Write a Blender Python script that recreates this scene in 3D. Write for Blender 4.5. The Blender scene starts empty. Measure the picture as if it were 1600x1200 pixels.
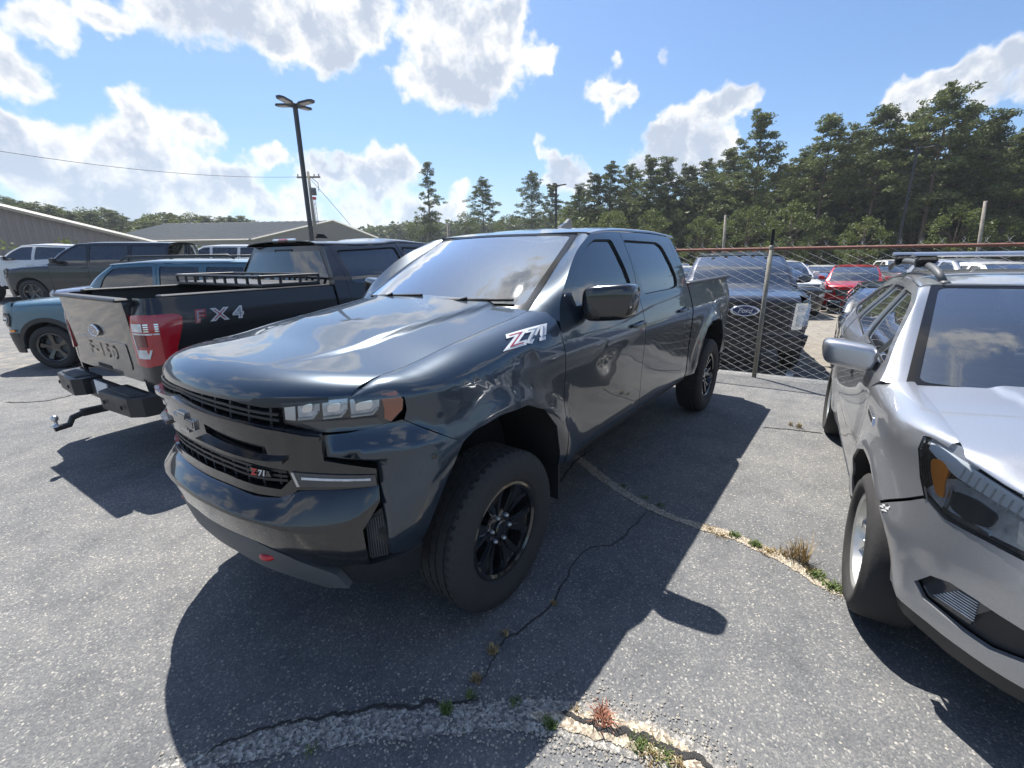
import bpy, bmesh, math, random
import numpy as np
from mathutils import Vector, Matrix
from mathutils.geometry import tessellate_polygon

# ------------------------------------------------------------------ camera, sky, sun, exposure
scene = bpy.context.scene
COL = scene.collection
R = math.radians
PI = math.pi
CAM = np.array([1.568, 2.2518, 1.7289])
YAW, PITCH, ROLL, FPX = R(217.14), -0.27458, -0.01396, 710.0
_f = np.array([math.cos(YAW)*math.cos(PITCH), math.sin(YAW)*math.cos(PITCH), math.sin(PITCH)])
_r0 = np.array([math.sin(YAW), -math.cos(YAW), 0.0])
_u0 = np.cross(_r0, _f)
_r = math.cos(ROLL)*_r0 + math.sin(ROLL)*_u0
_u = -math.sin(ROLL)*_r0 + math.cos(ROLL)*_u0
cam_d = bpy.data.cameras.new('camera')
cam = bpy.data.objects.new('camera', cam_d)
COL.objects.link(cam)
cam.matrix_world = Matrix(((_r[0], _u[0], -_f[0], CAM[0]), (_r[1], _u[1], -_f[1], CAM[1]), (_r[2], _u[2], -_f[2], CAM[2]), (0, 0, 0, 1)))
cam_d.sensor_width = 36.0
cam_d.lens = 36.0*FPX/1600.0
cam_d.clip_start = 0.05
cam_d.clip_end = 4000.0
scene.camera = cam

SUN_DIR = Vector((-0.29, -0.47, 1.0)).normalized()
EL = math.asin(SUN_DIR.z)
sun_d = bpy.data.lights.new('sun', 'SUN')
sun_d.energy = 4.8
sun_d.angle = R(0.5)
sun_d.color = (1.0, 0.955, 0.89)
sun = bpy.data.objects.new('sun', sun_d)
COL.objects.link(sun)
sun.rotation_euler = SUN_DIR.to_track_quat('Z', 'Y').to_euler()

scene.view_settings.view_transform = 'Standard'
scene.view_settings.look = 'None'
scene.view_settings.exposure = 0.92
scene.view_settings.gamma = 1.0
scene.view_settings.use_curve_mapping = False
scene.cycles.max_bounces = 7
scene.cycles.diffuse_bounces = 3
scene.cycles.glossy_bounces = 4
scene.cycles.transparent_max_bounces = 12
scene.cycles.caustics_reflective = False
scene.cycles.caustics_refractive = False


def sstep(a, b, x):
    t = np.clip((np.asarray(x, float)-a)/(b-a), 0, 1); return t*t*(3-2*t)


def at(px, py, dist):
    """point in the place seen in a direction, at a horizontal distance"""
    d = _f + (px-800)/FPX*_r - (py-600)/FPX*_u
    t = dist/math.hypot(d[0], d[1])
    return CAM + t*d


def ground_at(px, py, z=0.0):
    d = _f + (px-800)/FPX*_r - (py-600)/FPX*_u
    return CAM + (z-CAM[2])/d[2]*d


def direction(px, py):
    d = _f + (px-800)/FPX*_r - (py-600)/FPX*_u
    return d/np.linalg.norm(d)


def build_world():
    w = bpy.data.worlds.new('World')
    scene.world = w
    w.use_nodes = True
    nt = w.node_tree
    nt.nodes.clear()
    N = nt.nodes.new
    L = nt.links.new

    def math_(op, a, b=None, c=None, clamp=False):
        n = N('ShaderNodeMath'); n.operation = op; n.use_clamp = clamp
        for i, v in enumerate((a, b, c)):
            if v is None: continue
            if isinstance(v, (int, float)): n.inputs[i].default_value = v
            else: L(v, n.inputs[i])
        return n.outputs[0]

    def mrange(v, a, b, c=0.0, d=1.0, smooth=True):
        n = N('ShaderNodeMapRange'); n.interpolation_type = 'SMOOTHSTEP' if smooth else 'LINEAR'
        L(v, n.inputs[0])
        for i, q in zip((1, 2, 3, 4), (a, b, c, d)): n.inputs[i].default_value = q
        return n.outputs[0]
    sky = N('ShaderNodeTexSky'); sky.sky_type = 'NISHITA'; sky.sun_disc = False
    sky.sun_elevation = EL
    sky.sun_rotation = math.atan2(SUN_DIR.x, SUN_DIR.y)
    sky.air_density = 1.0; sky.dust_density = 1.1; sky.ozone_density = 1.2
    tc = N('ShaderNodeTexCoord')
    dirv = tc.outputs['Generated']

    def noise(scale, detail, vec, rough=0.55):
        n = N('ShaderNodeTexNoise'); n.inputs['Scale'].default_value = scale
        n.inputs['Detail'].default_value = detail; n.inputs['Roughness'].default_value = rough
        L(vec, n.inputs['Vector']); return n
    # squash vertical so that cloud lumps are wider than high
    n1 = noise(15.0, 9.0, dirv, 0.64)
    n2 = noise(16.0, 3.0, dirv, 0.55)
    sub = N('ShaderNodeVectorMath'); sub.operation = 'SUBTRACT'
    L(n2.outputs['Color'], sub.inputs[0]); sub.inputs[1].default_value = (.5, .5, .5)
    sc = N('ShaderNodeVectorMath'); sc.operation = 'SCALE'; L(sub.outputs[0], sc.inputs[0]); sc.inputs['Scale'].default_value = 0.075
    ad = N('ShaderNodeVectorMath'); ad.operation = 'ADD'; L(dirv, ad.inputs[0]); L(sc.outputs[0], ad.inputs[1])
    wdir = ad.outputs[0]
    rng = random.Random(5)
    blobs = []
    # cumulus in view: (px, py, radius px) in the photograph, turned into sky directions
    view = [(20, 110, 55), (5, 60, 40), (45, 20, 40), (90, 40, 40), (150, 30, 35), (185, 40, 28),
            (205, 160, 45), (225, 185, 45), (195, 225, 60), (235, 250, 70), (300, 205, 38), (315, 215, 30), (160, 255, 60),
            (60, 230, 60), (20, 200, 50), (30, 260, 80), (110, 285, 70), (280, 290, 70), (350, 290, 45), (380, 285, 28), (200, 310, 70),
            (300, 20, 80), (390, 10, 95), (470, 30, 85), (530, 40, 70), (505, 85, 42), (580, 15, 60), (240, 0, 60), (440, 70, 40),
            (690, 20, 75), (665, 75, 62), (690, 120, 60), (735, 140, 50), (740, 60, 70), (800, 30, 50), (815, 85, 50), (770, 100, 55), (850, 90, 28), (640, 120, 40),
            (410, 243, 26), (435, 245, 15), (595, 250, 42), (625, 262, 36), (570, 268, 36), (530, 262, 30), (500, 275, 36), (600, 285, 40),
            (850, 240, 17), (935, 143, 24), (980, 140, 25), (985, 160, 18), (1040, 100, 13), (960, 180, 14), (963, 87, 12),
            (1140, 160, 34), (1100, 175, 34), (1062, 180, 28), (1070, 210, 45), (1030, 215, 28), (1110, 230, 45), (1010, 250, 30), (1165, 150, 22), (1050, 250, 50),
            (1560, 95, 40), (1610, 85, 50), (1500, 115, 40), (1450, 125, 42), (1420, 145, 40), (1545, 150, 28), (1420, 170, 28), (1640, 110, 60),
            (885, 270, 32), (860, 280, 22), (720, 300, 20), (900, 290, 30), (470, 330, 45), (560, 330, 50), (650, 335, 45), (700, 340, 40), (330, 330, 55), (220, 345, 50), (80, 320, 60), (420, 320, 40)]
    for px, py, rr in view:
        blobs.append((direction(px, py), (rr*0.75+4)/FPX*(1/(1+((px-800)**2+(py-600)**2)/FPX**2))**0.75*1.15))
    # coverage over azimuth and elevation, kept as a sum of products of smooth curves (cheap for the renderer)
    az0 = math.atan2(_f[1], _f[0]); AZ = R(64); ELM = R(52)
    na, ne = 200, 100
    A_, E_ = np.meshgrid(np.linspace(-AZ, AZ, na), np.linspace(R(-4), ELM, ne), indexing='ij')
    D_ = np.stack([np.cos(az0+A_)*np.cos(E_), np.sin(az0+A_)*np.cos(E_), np.sin(E_)], -1)
    cov = np.full(A_.shape, -0.75)
    for c, rr in blobs:
        cov = np.maximum(cov, 1.0-(np.linalg.norm(D_-np.array(c), axis=-1)/rr)**1.3)
    for _ in range(1):
        cov[1:-1, 1:-1] = (cov[1:-1, 1:-1]*2+cov[:-2, 1:-1]+cov[2:, 1:-1]+cov[1:-1, :-2]+cov[1:-1, 2:])/6
    RANK = 18
    U_, S_, Vt = np.linalg.svd(cov, full_matrices=False)
    sepw = N('ShaderNodeSeparateXYZ'); L(wdir, sepw.inputs[0])
    # azimuth relative to the middle of the picture
    ca, sa = math.cos(az0), math.sin(az0)
    fx = math_('ADD', math_('MULTIPLY', sepw.outputs['X'], ca), math_('MULTIPLY', sepw.outputs['Y'], sa))
    fy = math_('SUBTRACT', math_('MULTIPLY', sepw.outputs['Y'], ca), math_('MULTIPLY', sepw.outputs['X'], sa))
    az = math_('ARCTAN2', fy, fx); el = math_('ARCSINE', sepw.outputs['Z'])
    ua = mrange(az, -AZ, AZ, smooth=False); ve = mrange(el, R(-4), ELM, smooth=False)

    def curves(fac, funcs):
        n = N('ShaderNodeRGBCurve'); cb = N('ShaderNodeCombineXYZ')
        for i in range(3): L(fac, cb.inputs[i])
        L(cb.outputs[0], n.inputs['Color'])
        offs = []; scs = []
        mp = n.mapping; mp.use_clip = False
        for i, f in enumerate(funcs):
            lo, hi = float(f.min()), float(f.max()); hi = max(hi, lo+1e-6); q = (f-lo)/(hi-lo)
            cv = mp.curves[i]; m = len(q); idx = np.linspace(0, m-1, min(m, 100)).astype(int)
            cv.points[0].location = (0, float(q[0])); cv.points[1].location = (1, float(q[-1]))
            for k in idx[1:-1]: cv.points.new(k/(m-1), float(q[k]))
            for p in cv.points: p.handle_type = 'VECTOR'
            offs.append(lo); scs.append(hi-lo)
        mp.update()
        v = N('ShaderNodeVectorMath'); v.operation = 'MULTIPLY_ADD'; L(n.outputs[0], v.inputs[0]); v.inputs[1].default_value = scs; v.inputs[2].default_value = offs
        return v.outputs[0]
    acc = None
    for k in range(0, RANK, 3):
        a_ = curves(ua, [U_[:, k+i]*math.sqrt(S_[k+i]) for i in range(3)])
        b_ = curves(ve, [Vt[k+i]*math.sqrt(S_[k+i]) for i in range(3)])
        d = N('ShaderNodeVectorMath'); d.operation = 'DOT_PRODUCT'; L(a_, d.inputs[0]); L(b_, d.inputs[1])
        acc = d.outputs['Value'] if acc is None else math_('ADD', acc, d.outputs['Value'])
    gen = noise(2.1, 3.0, dirv, 0.5)
    genv = math_('MULTIPLY_ADD', gen.outputs['Fac'], 7.0, -3.95)
    inm = math_('MULTIPLY', mrange(math_('ABSOLUTE', az), AZ*0.9, AZ*0.99, 1.0, 0.0), mrange(el, ELM*0.88, ELM*0.99, 1.0, 0.0))
    mm = N('ShaderNodeMix'); mm.data_type = 'FLOAT'; L(inm, mm.inputs['Factor']); L(genv, mm.inputs['A']); L(acc, mm.inputs['B'])
    acc = mm.outputs['Result']
    n1v = math_('SUBTRACT', n1.outputs['Fac'], 0.5)
    dens = math_('ADD', acc, math_('MULTIPLY', n1v, 2.0))
    mask = mrange(dens, -0.04, 0.50)
    # thick parts seen against the sun are greyer, thin rims white
    n4 = noise(10.0, 4.0, wdir, 0.6)
    thick = math_('ADD', dens, math_('MULTIPLY', math_('SUBTRACT', n4.outputs['Fac'], 0.5), 2.4))
    shade = mrange(thick, 0.25, 1.0)
    ramp = N('ShaderNodeMix'); ramp.data_type = 'RGBA'
    L(shade, ramp.inputs['Factor']); ramp.inputs['A'].default_value = (0.95, 0.95, 0.95, 1); ramp.inputs['B'].default_value = (0.50, 0.57, 0.69, 1)
    sep = N('ShaderNodeSeparateXYZ'); L(dirv, sep.inputs[0])
    skycol = N('ShaderNodeMix'); skycol.data_type = 'RGBA'; skycol.blend_type = 'MULTIPLY'; skycol.inputs['Factor'].default_value = 1
    L(sky.outputs[0], skycol.inputs['A']); skycol.inputs['B'].default_value = (0.74, 0.93, 1.14, 1)
    bg1 = N('ShaderNodeBackground'); L(skycol.outputs['Result'], bg1.inputs[0]); bg1.inputs[1].default_value = 0.074
    bg2 = N('ShaderNodeBackground'); L(ramp.outputs['Result'], bg2.inputs[0]); bg2.inputs[1].default_value = 0.60
    # low haze near the horizon softens the clouds there
    hz = mrange(sep.outputs['Z'], 0.0, 0.24, 0.72, 1.0)
    below = mrange(sep.outputs['Z'], -0.02, 0.02)
    fac = math_('MULTIPLY', math_('MULTIPLY', mask, hz), below)
    bg3 = N('ShaderNodeBackground'); bg3.inputs[0].default_value = (0.50, 0.65, 0.80, 1); bg3.inputs[1].default_value = 0.78
    mh = N('ShaderNodeMixShader'); L(mrange(sep.outputs['Z'], -0.02, 0.20, 0.6, 0.0), mh.inputs[0]); L(bg1.outputs[0], mh.inputs[1]); L(bg3.outputs[0], mh.inputs[2])
    mx = N('ShaderNodeMixShader'); L(fac, mx.inputs[0]); L(mh.outputs[0], mx.inputs[1]); L(bg2.outputs[0], mx.inputs[2])
    out = N('ShaderNodeOutputWorld'); L(mx.outputs[0], out.inputs[0])


build_world()

# ------------------------------------------------------------------ materials
MATS = {}


def nodes_mat(name):
    m = bpy.data.materials.new(name); m.use_nodes = True
    nt = m.node_tree
    return m, nt, nt.nodes['Principled BSDF']


def add_noise(nt, scale, detail=4, rough=0.6, coord='Object', vscale=None):
    tc = nt.nodes.new('ShaderNodeTexCoord')
    n = nt.nodes.new('ShaderNodeTexNoise'); n.inputs['Scale'].default_value = scale
    n.inputs['Detail'].default_value = detail; n.inputs['Roughness'].default_value = rough
    if vscale:
        mp = nt.nodes.new('ShaderNodeMapping'); mp.inputs['Scale'].default_value = vscale
        nt.links.new(tc.outputs[coord], mp.inputs[0]); nt.links.new(mp.outputs[0], n.inputs['Vector'])
    else:
        nt.links.new(tc.outputs[coord], n.inputs['Vector'])
    return n


def ramp_node(nt, fac, stops):
    r = nt.nodes.new('ShaderNodeValToRGB')
    nt.links.new(fac, r.inputs[0])
    while len(r.color_ramp.elements) < len(stops): r.color_ramp.elements.new(0.5)
    for e, (p, c) in zip(r.color_ramp.elements, stops):
        e.position = p; e.color = (*c, 1) if len(c) == 3 else c
    return r.outputs[0]


def bump(nt, bsdf, height, strength, dist=0.01):
    b = nt.nodes.new('ShaderNodeBump'); b.inputs['Strength'].default_value = strength; b.inputs['Distance'].default_value = dist
    nt.links.new(height, b.inputs['Height']); nt.links.new(b.outputs[0], bsdf.inputs['Normal'])


def simple(name, col, rough=0.5, metal=0.0, coat=0.0, var=0.12, nscale=6.0, spec=0.5, bumps=0.0, bscale=300.0):
    """colour with slight mottling and roughness wear"""
    if name in MATS: return MATS[name]
    m, nt, b = nodes_mat(name)
    n = add_noise(nt, nscale, 5, 0.65)
    lo = tuple(c*(1-var) for c in col); hi = tuple(min(1, c*(1+var)) for c in col)
    nt.links.new(ramp_node(nt, n.outputs[0], [(0.3, lo), (0.7, hi)]), b.inputs['Base Color'])
    b.inputs['Metallic'].default_value = metal
    mr = nt.nodes.new('ShaderNodeMapRange'); nt.links.new(n.outputs[0], mr.inputs[0])
    mr.inputs[1].default_value = 0.3; mr.inputs[2].default_value = 0.7
    mr.inputs[3].default_value = max(0, rough*0.85); mr.inputs[4].default_value = min(1, rough*1.15)
    nt.links.new(mr.outputs[0], b.inputs['Roughness'])
    b.inputs['Coat Weight'].default_value = coat; b.inputs['Coat Roughness'].default_value = 0.03
    b.inputs['Specular IOR Level'].default_value = spec
    if bumps:
        n2 = add_noise(nt, bscale, 3, 0.6); bump(nt, b, n2.outputs[0], bumps, 0.004)
    MATS[name] = m
    return m


def paint(name, col, metal=0.5, rough=0.32, dust=0.10, dustcol=(0.30, 0.27, 0.22), ior=1.45):
    """automotive paint: metallic base, clear coat, fine flake, a film of dust low down and on flat tops"""
    if name in MATS: return MATS[name]
    m, nt, b = nodes_mat(name)
    fl = add_noise(nt, 900.0, 1, 0.5)
    big = add_noise(nt, 2.3, 6, 0.7)
    base = ramp_node(nt, fl.outputs[0], [(0.35, tuple(c*0.8 for c in col)), (0.68, tuple(min(1, c*1.25) for c in col))])
    geo = nt.nodes.new('ShaderNodeNewGeometry'); sep = nt.nodes.new('ShaderNodeSeparateXYZ'); nt.links.new(geo.outputs['Position'], sep.inputs[0])
    low = nt.nodes.new('ShaderNodeMapRange'); nt.links.new(sep.outputs['Z'], low.inputs[0])
    low.inputs[1].default_value = 0.95; low.inputs[2].default_value = 0.35; low.inputs[3].default_value = 0.35; low.inputs[4].default_value = 1.0
    mu = nt.nodes.new('ShaderNodeMath'); mu.operation = 'MULTIPLY'; nt.links.new(low.outputs[0], mu.inputs[0])
    mr = nt.nodes.new('ShaderNodeMapRange'); nt.links.new(big.outputs[0], mr.inputs[0]); mr.inputs[1].default_value = 0.35; mr.inputs[2].default_value = 0.75
    mr.inputs[3].default_value = 0.25*dust; mr.inputs[4].default_value = dust*1.6
    nt.links.new(mr.outputs[0], mu.inputs[1])
    mix = nt.nodes.new('ShaderNodeMix'); mix.data_type = 'RGBA'
    nt.links.new(mu.outputs[0], mix.inputs['Factor']); nt.links.new(base, mix.inputs['A']); mix.inputs['B'].default_value = (*dustcol, 1)
    nt.links.new(mix.outputs['Result'], b.inputs['Base Color'])
    b.inputs['Metallic'].default_value = metal; b.inputs['Roughness'].default_value = rough
    b.inputs['Coat Weight'].default_value = 1.0
    cr = nt.nodes.new('ShaderNodeMapRange'); nt.links.new(mu.outputs[0], cr.inputs[0]); cr.inputs[1].default_value = 0; cr.inputs[2].default_value = 0.25
    cr.inputs[3].default_value = 0.012; cr.inputs[4].default_value = 0.10
    nt.links.new(cr.outputs[0], b.inputs['Coat Roughness'])
    b.inputs['Coat IOR'].default_value = ior
    MATS[name] = m
    return m


def glass(name, tint, ior=1.5, k=2.0, k0=.05):
    if name in MATS: return MATS[name]
    m = bpy.data.materials.new(name); m.use_nodes = True
    nt = m.node_tree; nt.nodes.clear()
    o = nt.nodes.new('ShaderNodeOutputMaterial'); mx = nt.nodes.new('ShaderNodeMixShader')
    fr = nt.nodes.new('ShaderNodeFresnel'); fr.inputs[0].default_value = ior
    tr = nt.nodes.new('ShaderNodeBsdfTransparent'); tr.inputs[0].default_value = (*tint, 1)
    n = add_noise(nt, 3.0, 5, 0.7)
    gl = nt.nodes.new('ShaderNodeBsdfGlossy')
    nt.links.new(ramp_node(nt, n.outputs[0], [(0.3, (0.003, 0.003, 0.003)), (0.75, (0.016, 0.016, 0.016))]), gl.inputs['Roughness'])
    gl.inputs[0].default_value = (0.95, 0.97, 1, 1)
    a = nt.nodes.new('ShaderNodeMath'); a.operation = 'MULTIPLY_ADD'; a.inputs[1].default_value = k; a.inputs[2].default_value = k0; a.use_clamp = True
    nt.links.new(fr.outputs[0], a.inputs[0])
    nt.links.new(a.outputs[0], mx.inputs[0]); nt.links.new(tr.outputs[0], mx.inputs[1]); nt.links.new(gl.outputs[0], mx.inputs[2])
    df = nt.nodes.new('ShaderNodeBsdfDiffuse'); df.inputs[0].default_value = (0.35, 0.36, 0.36, 1)
    m2 = nt.nodes.new('ShaderNodeMixShader'); m2.inputs[0].default_value = 0.03
    nt.links.new(mx.outputs[0], m2.inputs[1]); nt.links.new(df.outputs[0], m2.inputs[2])
    nt.links.new(m2.outputs[0], o.inputs[0])
    MATS[name] = m
    return m


BLACK = simple('black_plastic', (0.022, 0.023, 0.025), 0.42, bumps=0.15)
BLACKG = simple('gloss_black', (0.012, 0.012, 0.013), 0.16, coat=1.0)
MATTE = simple('matte_black', (0.012, 0.012, 0.013), 0.75)
GREYP = simple('grey_plastic', (0.09, 0.095, 0.10), 0.5, bumps=0.1)
CHROME = simple('chrome', (0.75, 0.76, 0.78), 0.12, 1.0, var=0.04)
SILV = simple('silver_metal', (0.6, 0.61, 0.62), 0.3, 0.9, var=0.06)
RUBBER = simple('rubber', (0.032, 0.031, 0.031), 0.85, var=0.25, nscale=14, bumps=0.3, bscale=120)
RED = simple('red_paint', (0.55, 0.015, 0.02), 0.35, coat=0.4)
REDL = simple('red_lens', (0.42, 0.008, 0.02), 0.12, coat=1.0)
DREDL = simple('dark_red_lens', (0.13, 0.006, 0.012), 0.12, coat=1.0)
AMBER = simple('amber_lens', (0.95, 0.30, 0.02), 0.35, coat=.6)
FRIT = simple('glass_border', (0.006, 0.006, 0.007), 0.05)
AMBERD = simple('dull_amber_lens', (0.42, 0.11, 0.05), 0.18, coat=1.0)
WLENS = simple('clear_lens', (0.62, 0.66, 0.70), 0.14, 0.35, coat=1.0, var=0.3, nscale=18)
DLENS = simple('smoked_lens', (0.05, 0.055, 0.06), 0.1, 0.2, coat=1.0)
WHITE = simple('white_plastic', (0.75, 0.75, 0.73), 0.5)
INTR = simple('interior_trim', (0.035, 0.035, 0.038), 0.6)
SEAT = simple('seat_leather', (0.05, 0.05, 0.052), 0.5)
GLASS = glass('windshield_glass', (0.60, 0.68, 0.66), 1.55, 3.0, .08)
COVER = glass('lens_cover', (0.93, 0.94, 0.95), 1.45, 1.0, .0)
TINT = glass('tinted_glass', (0.035, 0.04, 0.045), 1.62, 1.6, .03)
TINT2 = glass('side_glass', (0.22, 0.25, 0.26), 1.6)

# ------------------------------------------------------------------ mesh helpers
TRI = [0]


def mesh_obj(name, verts, faces, mat=None, parent=None, smooth=False, loopn=None, mats=None, fm=None):
    me = bpy.data.meshes.new(name)
    me.from_pydata([tuple(v) for v in verts], [], faces)
    if mats:
        for mm in mats: me.materials.append(mm)
        if fm is not None: me.polygons.foreach_set('material_index', fm)
    elif mat: me.materials.append(mat)
    if smooth:
        me.polygons.foreach_set('use_smooth', [True]*len(me.polygons))
    me.update()
    if loopn is not None:
        me.polygons.foreach_set('use_smooth', [True]*len(me.polygons))
        me.normals_split_custom_set([tuple(x) for x in loopn])
    o = bpy.data.objects.new(name, me)
    COL.objects.link(o)
    if parent is not None: o.parent = parent
    return o


def tag(o, label=None, cat=None, group=None, kind=None):
    if label: o['label'] = label
    if cat: o['category'] = cat
    if group: o['group'] = group
    if kind: o['kind'] = kind
    return o


def thing(name, label, cat, loc=(0, 0, 0), yaw=0.0, group=None):
    o = bpy.data.objects.new(name, None); COL.objects.link(o)
    o.location = loc; o.rotation_euler = (0, 0, yaw); o.empty_display_size = 0.2
    return tag(o, label, cat, group)


class MB:
    """collects shapes into one mesh"""
    def __init__(s): s.v = []; s.f = []; s.fm = []; s.mi = 0

    def add(s, vs, fs):
        n = len(s.v); s.v.extend([tuple(map(float, v)) for v in vs])
        for f in fs: s.f.append([i+n for i in f]); s.fm.append(s.mi)
        return s

    def box(s, c, d, rot=None, bev=0.0):
        x, y, z = d[0]/2, d[1]/2, d[2]/2
        if bev > 0:
            b = min(bev, x*.9, y*.9, z*.9)
            vs = []; 
            for sx in (-1, 1):
                for sy in (-1, 1):
                    for sz in (-1, 1):
                        vs += [(sx*x, sy*(y-b), sz*(z-b)), (sx*(x-b), sy*y, sz*(z-b)), (sx*(x-b), sy*(y-b), sz*z)]
            bm = bmesh.new()
            for v in vs: bm.verts.new(v)
            bmesh.ops.convex_hull(bm, input=bm.verts)
            bm.verts.ensure_lookup_table(); bm.verts.index_update()
            V = [v.co.copy() for v in bm.verts]; F = [[v.index for v in f.verts] for f in bm.faces]; bm.free()
        else:
            V = [Vector((a, b_, c_)) for a in (-x, x) for b_ in (-y, y) for c_ in (-z, z)]
            F = [[0, 1, 3, 2], [4, 6, 7, 5], [0, 4, 5, 1], [2, 3, 7, 6], [0, 2, 6, 4], [1, 5, 7, 3]]
        if rot is not None: V = [rot @ v for v in V]
        return s.add([(v[0]+c[0], v[1]+c[1], v[2]+c[2]) for v in V], F)

    def tube(s, pts, r, n=8, cap=True, r2=None):
        pts = [Vector(p) for p in pts]; m = len(pts); base = len(s.v)
        prev = None
        vs = []
        for i, p in enumerate(pts):
            t = (pts[min(i+1, m-1)]-pts[max(i-1, 0)]).normalized()
            ref = prev if prev is not None else (Vector((0, 0, 1)) if abs(t.z) < .9 else Vector((1, 0, 0)))
            a = (ref - t*ref.dot(t)).normalized(); b = t.cross(a); prev = a
            rr = r if r2 is None else r+(r2-r)*i/(m-1)
            if isinstance(r, (list, tuple)): rr = r[i]
            for k in range(n):
                an = 2*PI*k/n; vs.append(p+a*math.cos(an)*rr+b*math.sin(an)*rr)
        fs = []
        for i in range(m-1):
            for k in range(n):
                k2 = (k+1) % n; fs.append([i*n+k, i*n+k2, (i+1)*n+k2, (i+1)*n+k])
        if cap: fs.append(list(range(n))[::-1]); fs.append([(m-1)*n+k for k in range(n)])
        return s.add(vs, fs)

    def prism(s, poly, h, mp=lambda a, b, c: (a, b, c)):
        """poly in (a,b), extruded c from h[0] to h[1]"""
        n = len(poly)
        vs = [mp(a, b, h[0]) for a, b in poly]+[mp(a, b, h[1]) for a, b in poly]
        fs = [list(range(n))[::-1], list(range(n, 2*n))]
        for i in range(n): j = (i+1) % n; fs.append([i, j, n+j, n+i])
        return s.add(vs, fs)

    def lathe(s, prof, n=32, axis='y', c=(0, 0, 0), close=False):
        """prof (r, h) round an axis"""
        vs = []
        for r, h in prof:
            for k in range(n):
                a = 2*PI*k/n; u, v = r*math.cos(a), r*math.sin(a)
                vs.append((c[0]+u, c[1]+h, c[2]+v) if axis == 'y' else ((c[0]+h, c[1]+u, c[2]+v) if axis == 'x' else (c[0]+u, c[1]+v, c[2]+h)))
        fs = []; m = len(prof)
        for i in range(m-1 if not close else m):
            i2 = (i+1) % m
            for k in range(n):
                k2 = (k+1) % n; fs.append([i*n+k, i2*n+k, i2*n+k2, i*n+k2])
        return s.add(vs, fs)

    def build(s, name, mat, parent=None, smooth=False, mats=None, sharp=None):
        o = mesh_obj(name, s.v, s.f, mat, parent, smooth, mats=mats, fm=s.fm if mats else None)
        if smooth and sharp is not None:
            o.data.set_sharp_from_angle(angle=sharp)
        bm = bmesh.new(); bm.from_mesh(o.data); bmesh.ops.recalc_face_normals(bm, faces=bm.faces); bm.to_mesh(o.data); bm.free()
        return o


def dense(pts, n=600):
    pts = np.array(pts, float)
    P = np.vstack([[pts[1][0], -pts[1][1]], pts, [pts[-2][0], -pts[-2][1]]]); out = []
    for i in range(1, len(P)-2):
        p0, p1, p2, p3 = P[i-1:i+3]
        for t in np.linspace(0, 1, 24, endpoint=False):
            out.append(.5*((2*p1)+(-p0+p2)*t+(2*p0-5*p1+4*p2-p3)*t*t+(-p0+3*p1-3*p2+p3)*t**3))
    out.append(pts[-1]); out = np.array(out)
    L = np.r_[0, np.cumsum(np.linalg.norm(np.diff(out, axis=0), axis=1))]
    s = np.linspace(0, L[-1], n)
    return s, np.c_[np.interp(s, L, out[:, 0]), np.interp(s, L, out[:, 1])]


def spl(pts, sm=0.02, n=800):
    """smooth curve through (a, b) points, returned as a vectorised function"""
    pts = sorted(pts); xs = np.array([p[0] for p in pts], float); ys = np.array([p[1] for p in pts], float)
    m = np.zeros(len(xs)); h = np.diff(xs); dl = np.diff(ys)/h
    for i in range(1, len(xs)-1):
        m[i] = 0 if dl[i-1]*dl[i] <= 0 else 2*dl[i-1]*dl[i]/(dl[i-1]+dl[i])
    m[0] = dl[0]; m[-1] = dl[-1]
    X = np.linspace(xs[0], xs[-1], n); idx = np.clip(np.searchsorted(xs, X)-1, 0, len(h)-1)
    t = (X-xs[idx])/h[idx]
    Y = (2*t**3-3*t**2+1)*ys[idx]+(t**3-2*t**2+t)*h[idx]*m[idx]+(-2*t**3+3*t**2)*ys[idx+1]+(t**3-t**2)*h[idx]*m[idx+1]
    k = max(1, int(sm*n)); ker = np.hanning(2*k+3)[1:-1]; ker /= ker.sum()
    Yp = np.r_[Y[0]+(np.arange(-k, 0))*(Y[1]-Y[0]), Y, Y[-1]+(np.arange(1, k+1))*(Y[-1]-Y[-2])]
    Y = np.convolve(Yp, ker, 'valid')
    return lambda a: np.interp(a, X, Y)


def rnd(poly, r, n=4):
    """round the corners of a 2-D polygon"""
    out = []; m = len(poly)
    for i in range(m):
        p0, p, p1 = [np.array(poly[j % m], float) for j in (i-1, i, i+1)]
        rr = r[i] if isinstance(r, (list, tuple)) else r
        a, b = p0-p, p1-p; la, lb = np.linalg.norm(a), np.linalg.norm(b); q = min(rr, la*.45, lb*.45)
        if q < 1e-4: out.append(tuple(p)); continue
        A, B = p+a/la*q, p+b/lb*q
        for k in range(n+1):
            t = k/n; out.append(tuple((1-t)**2*A+2*t*(1-t)*p+t*t*B))
    return out


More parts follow.
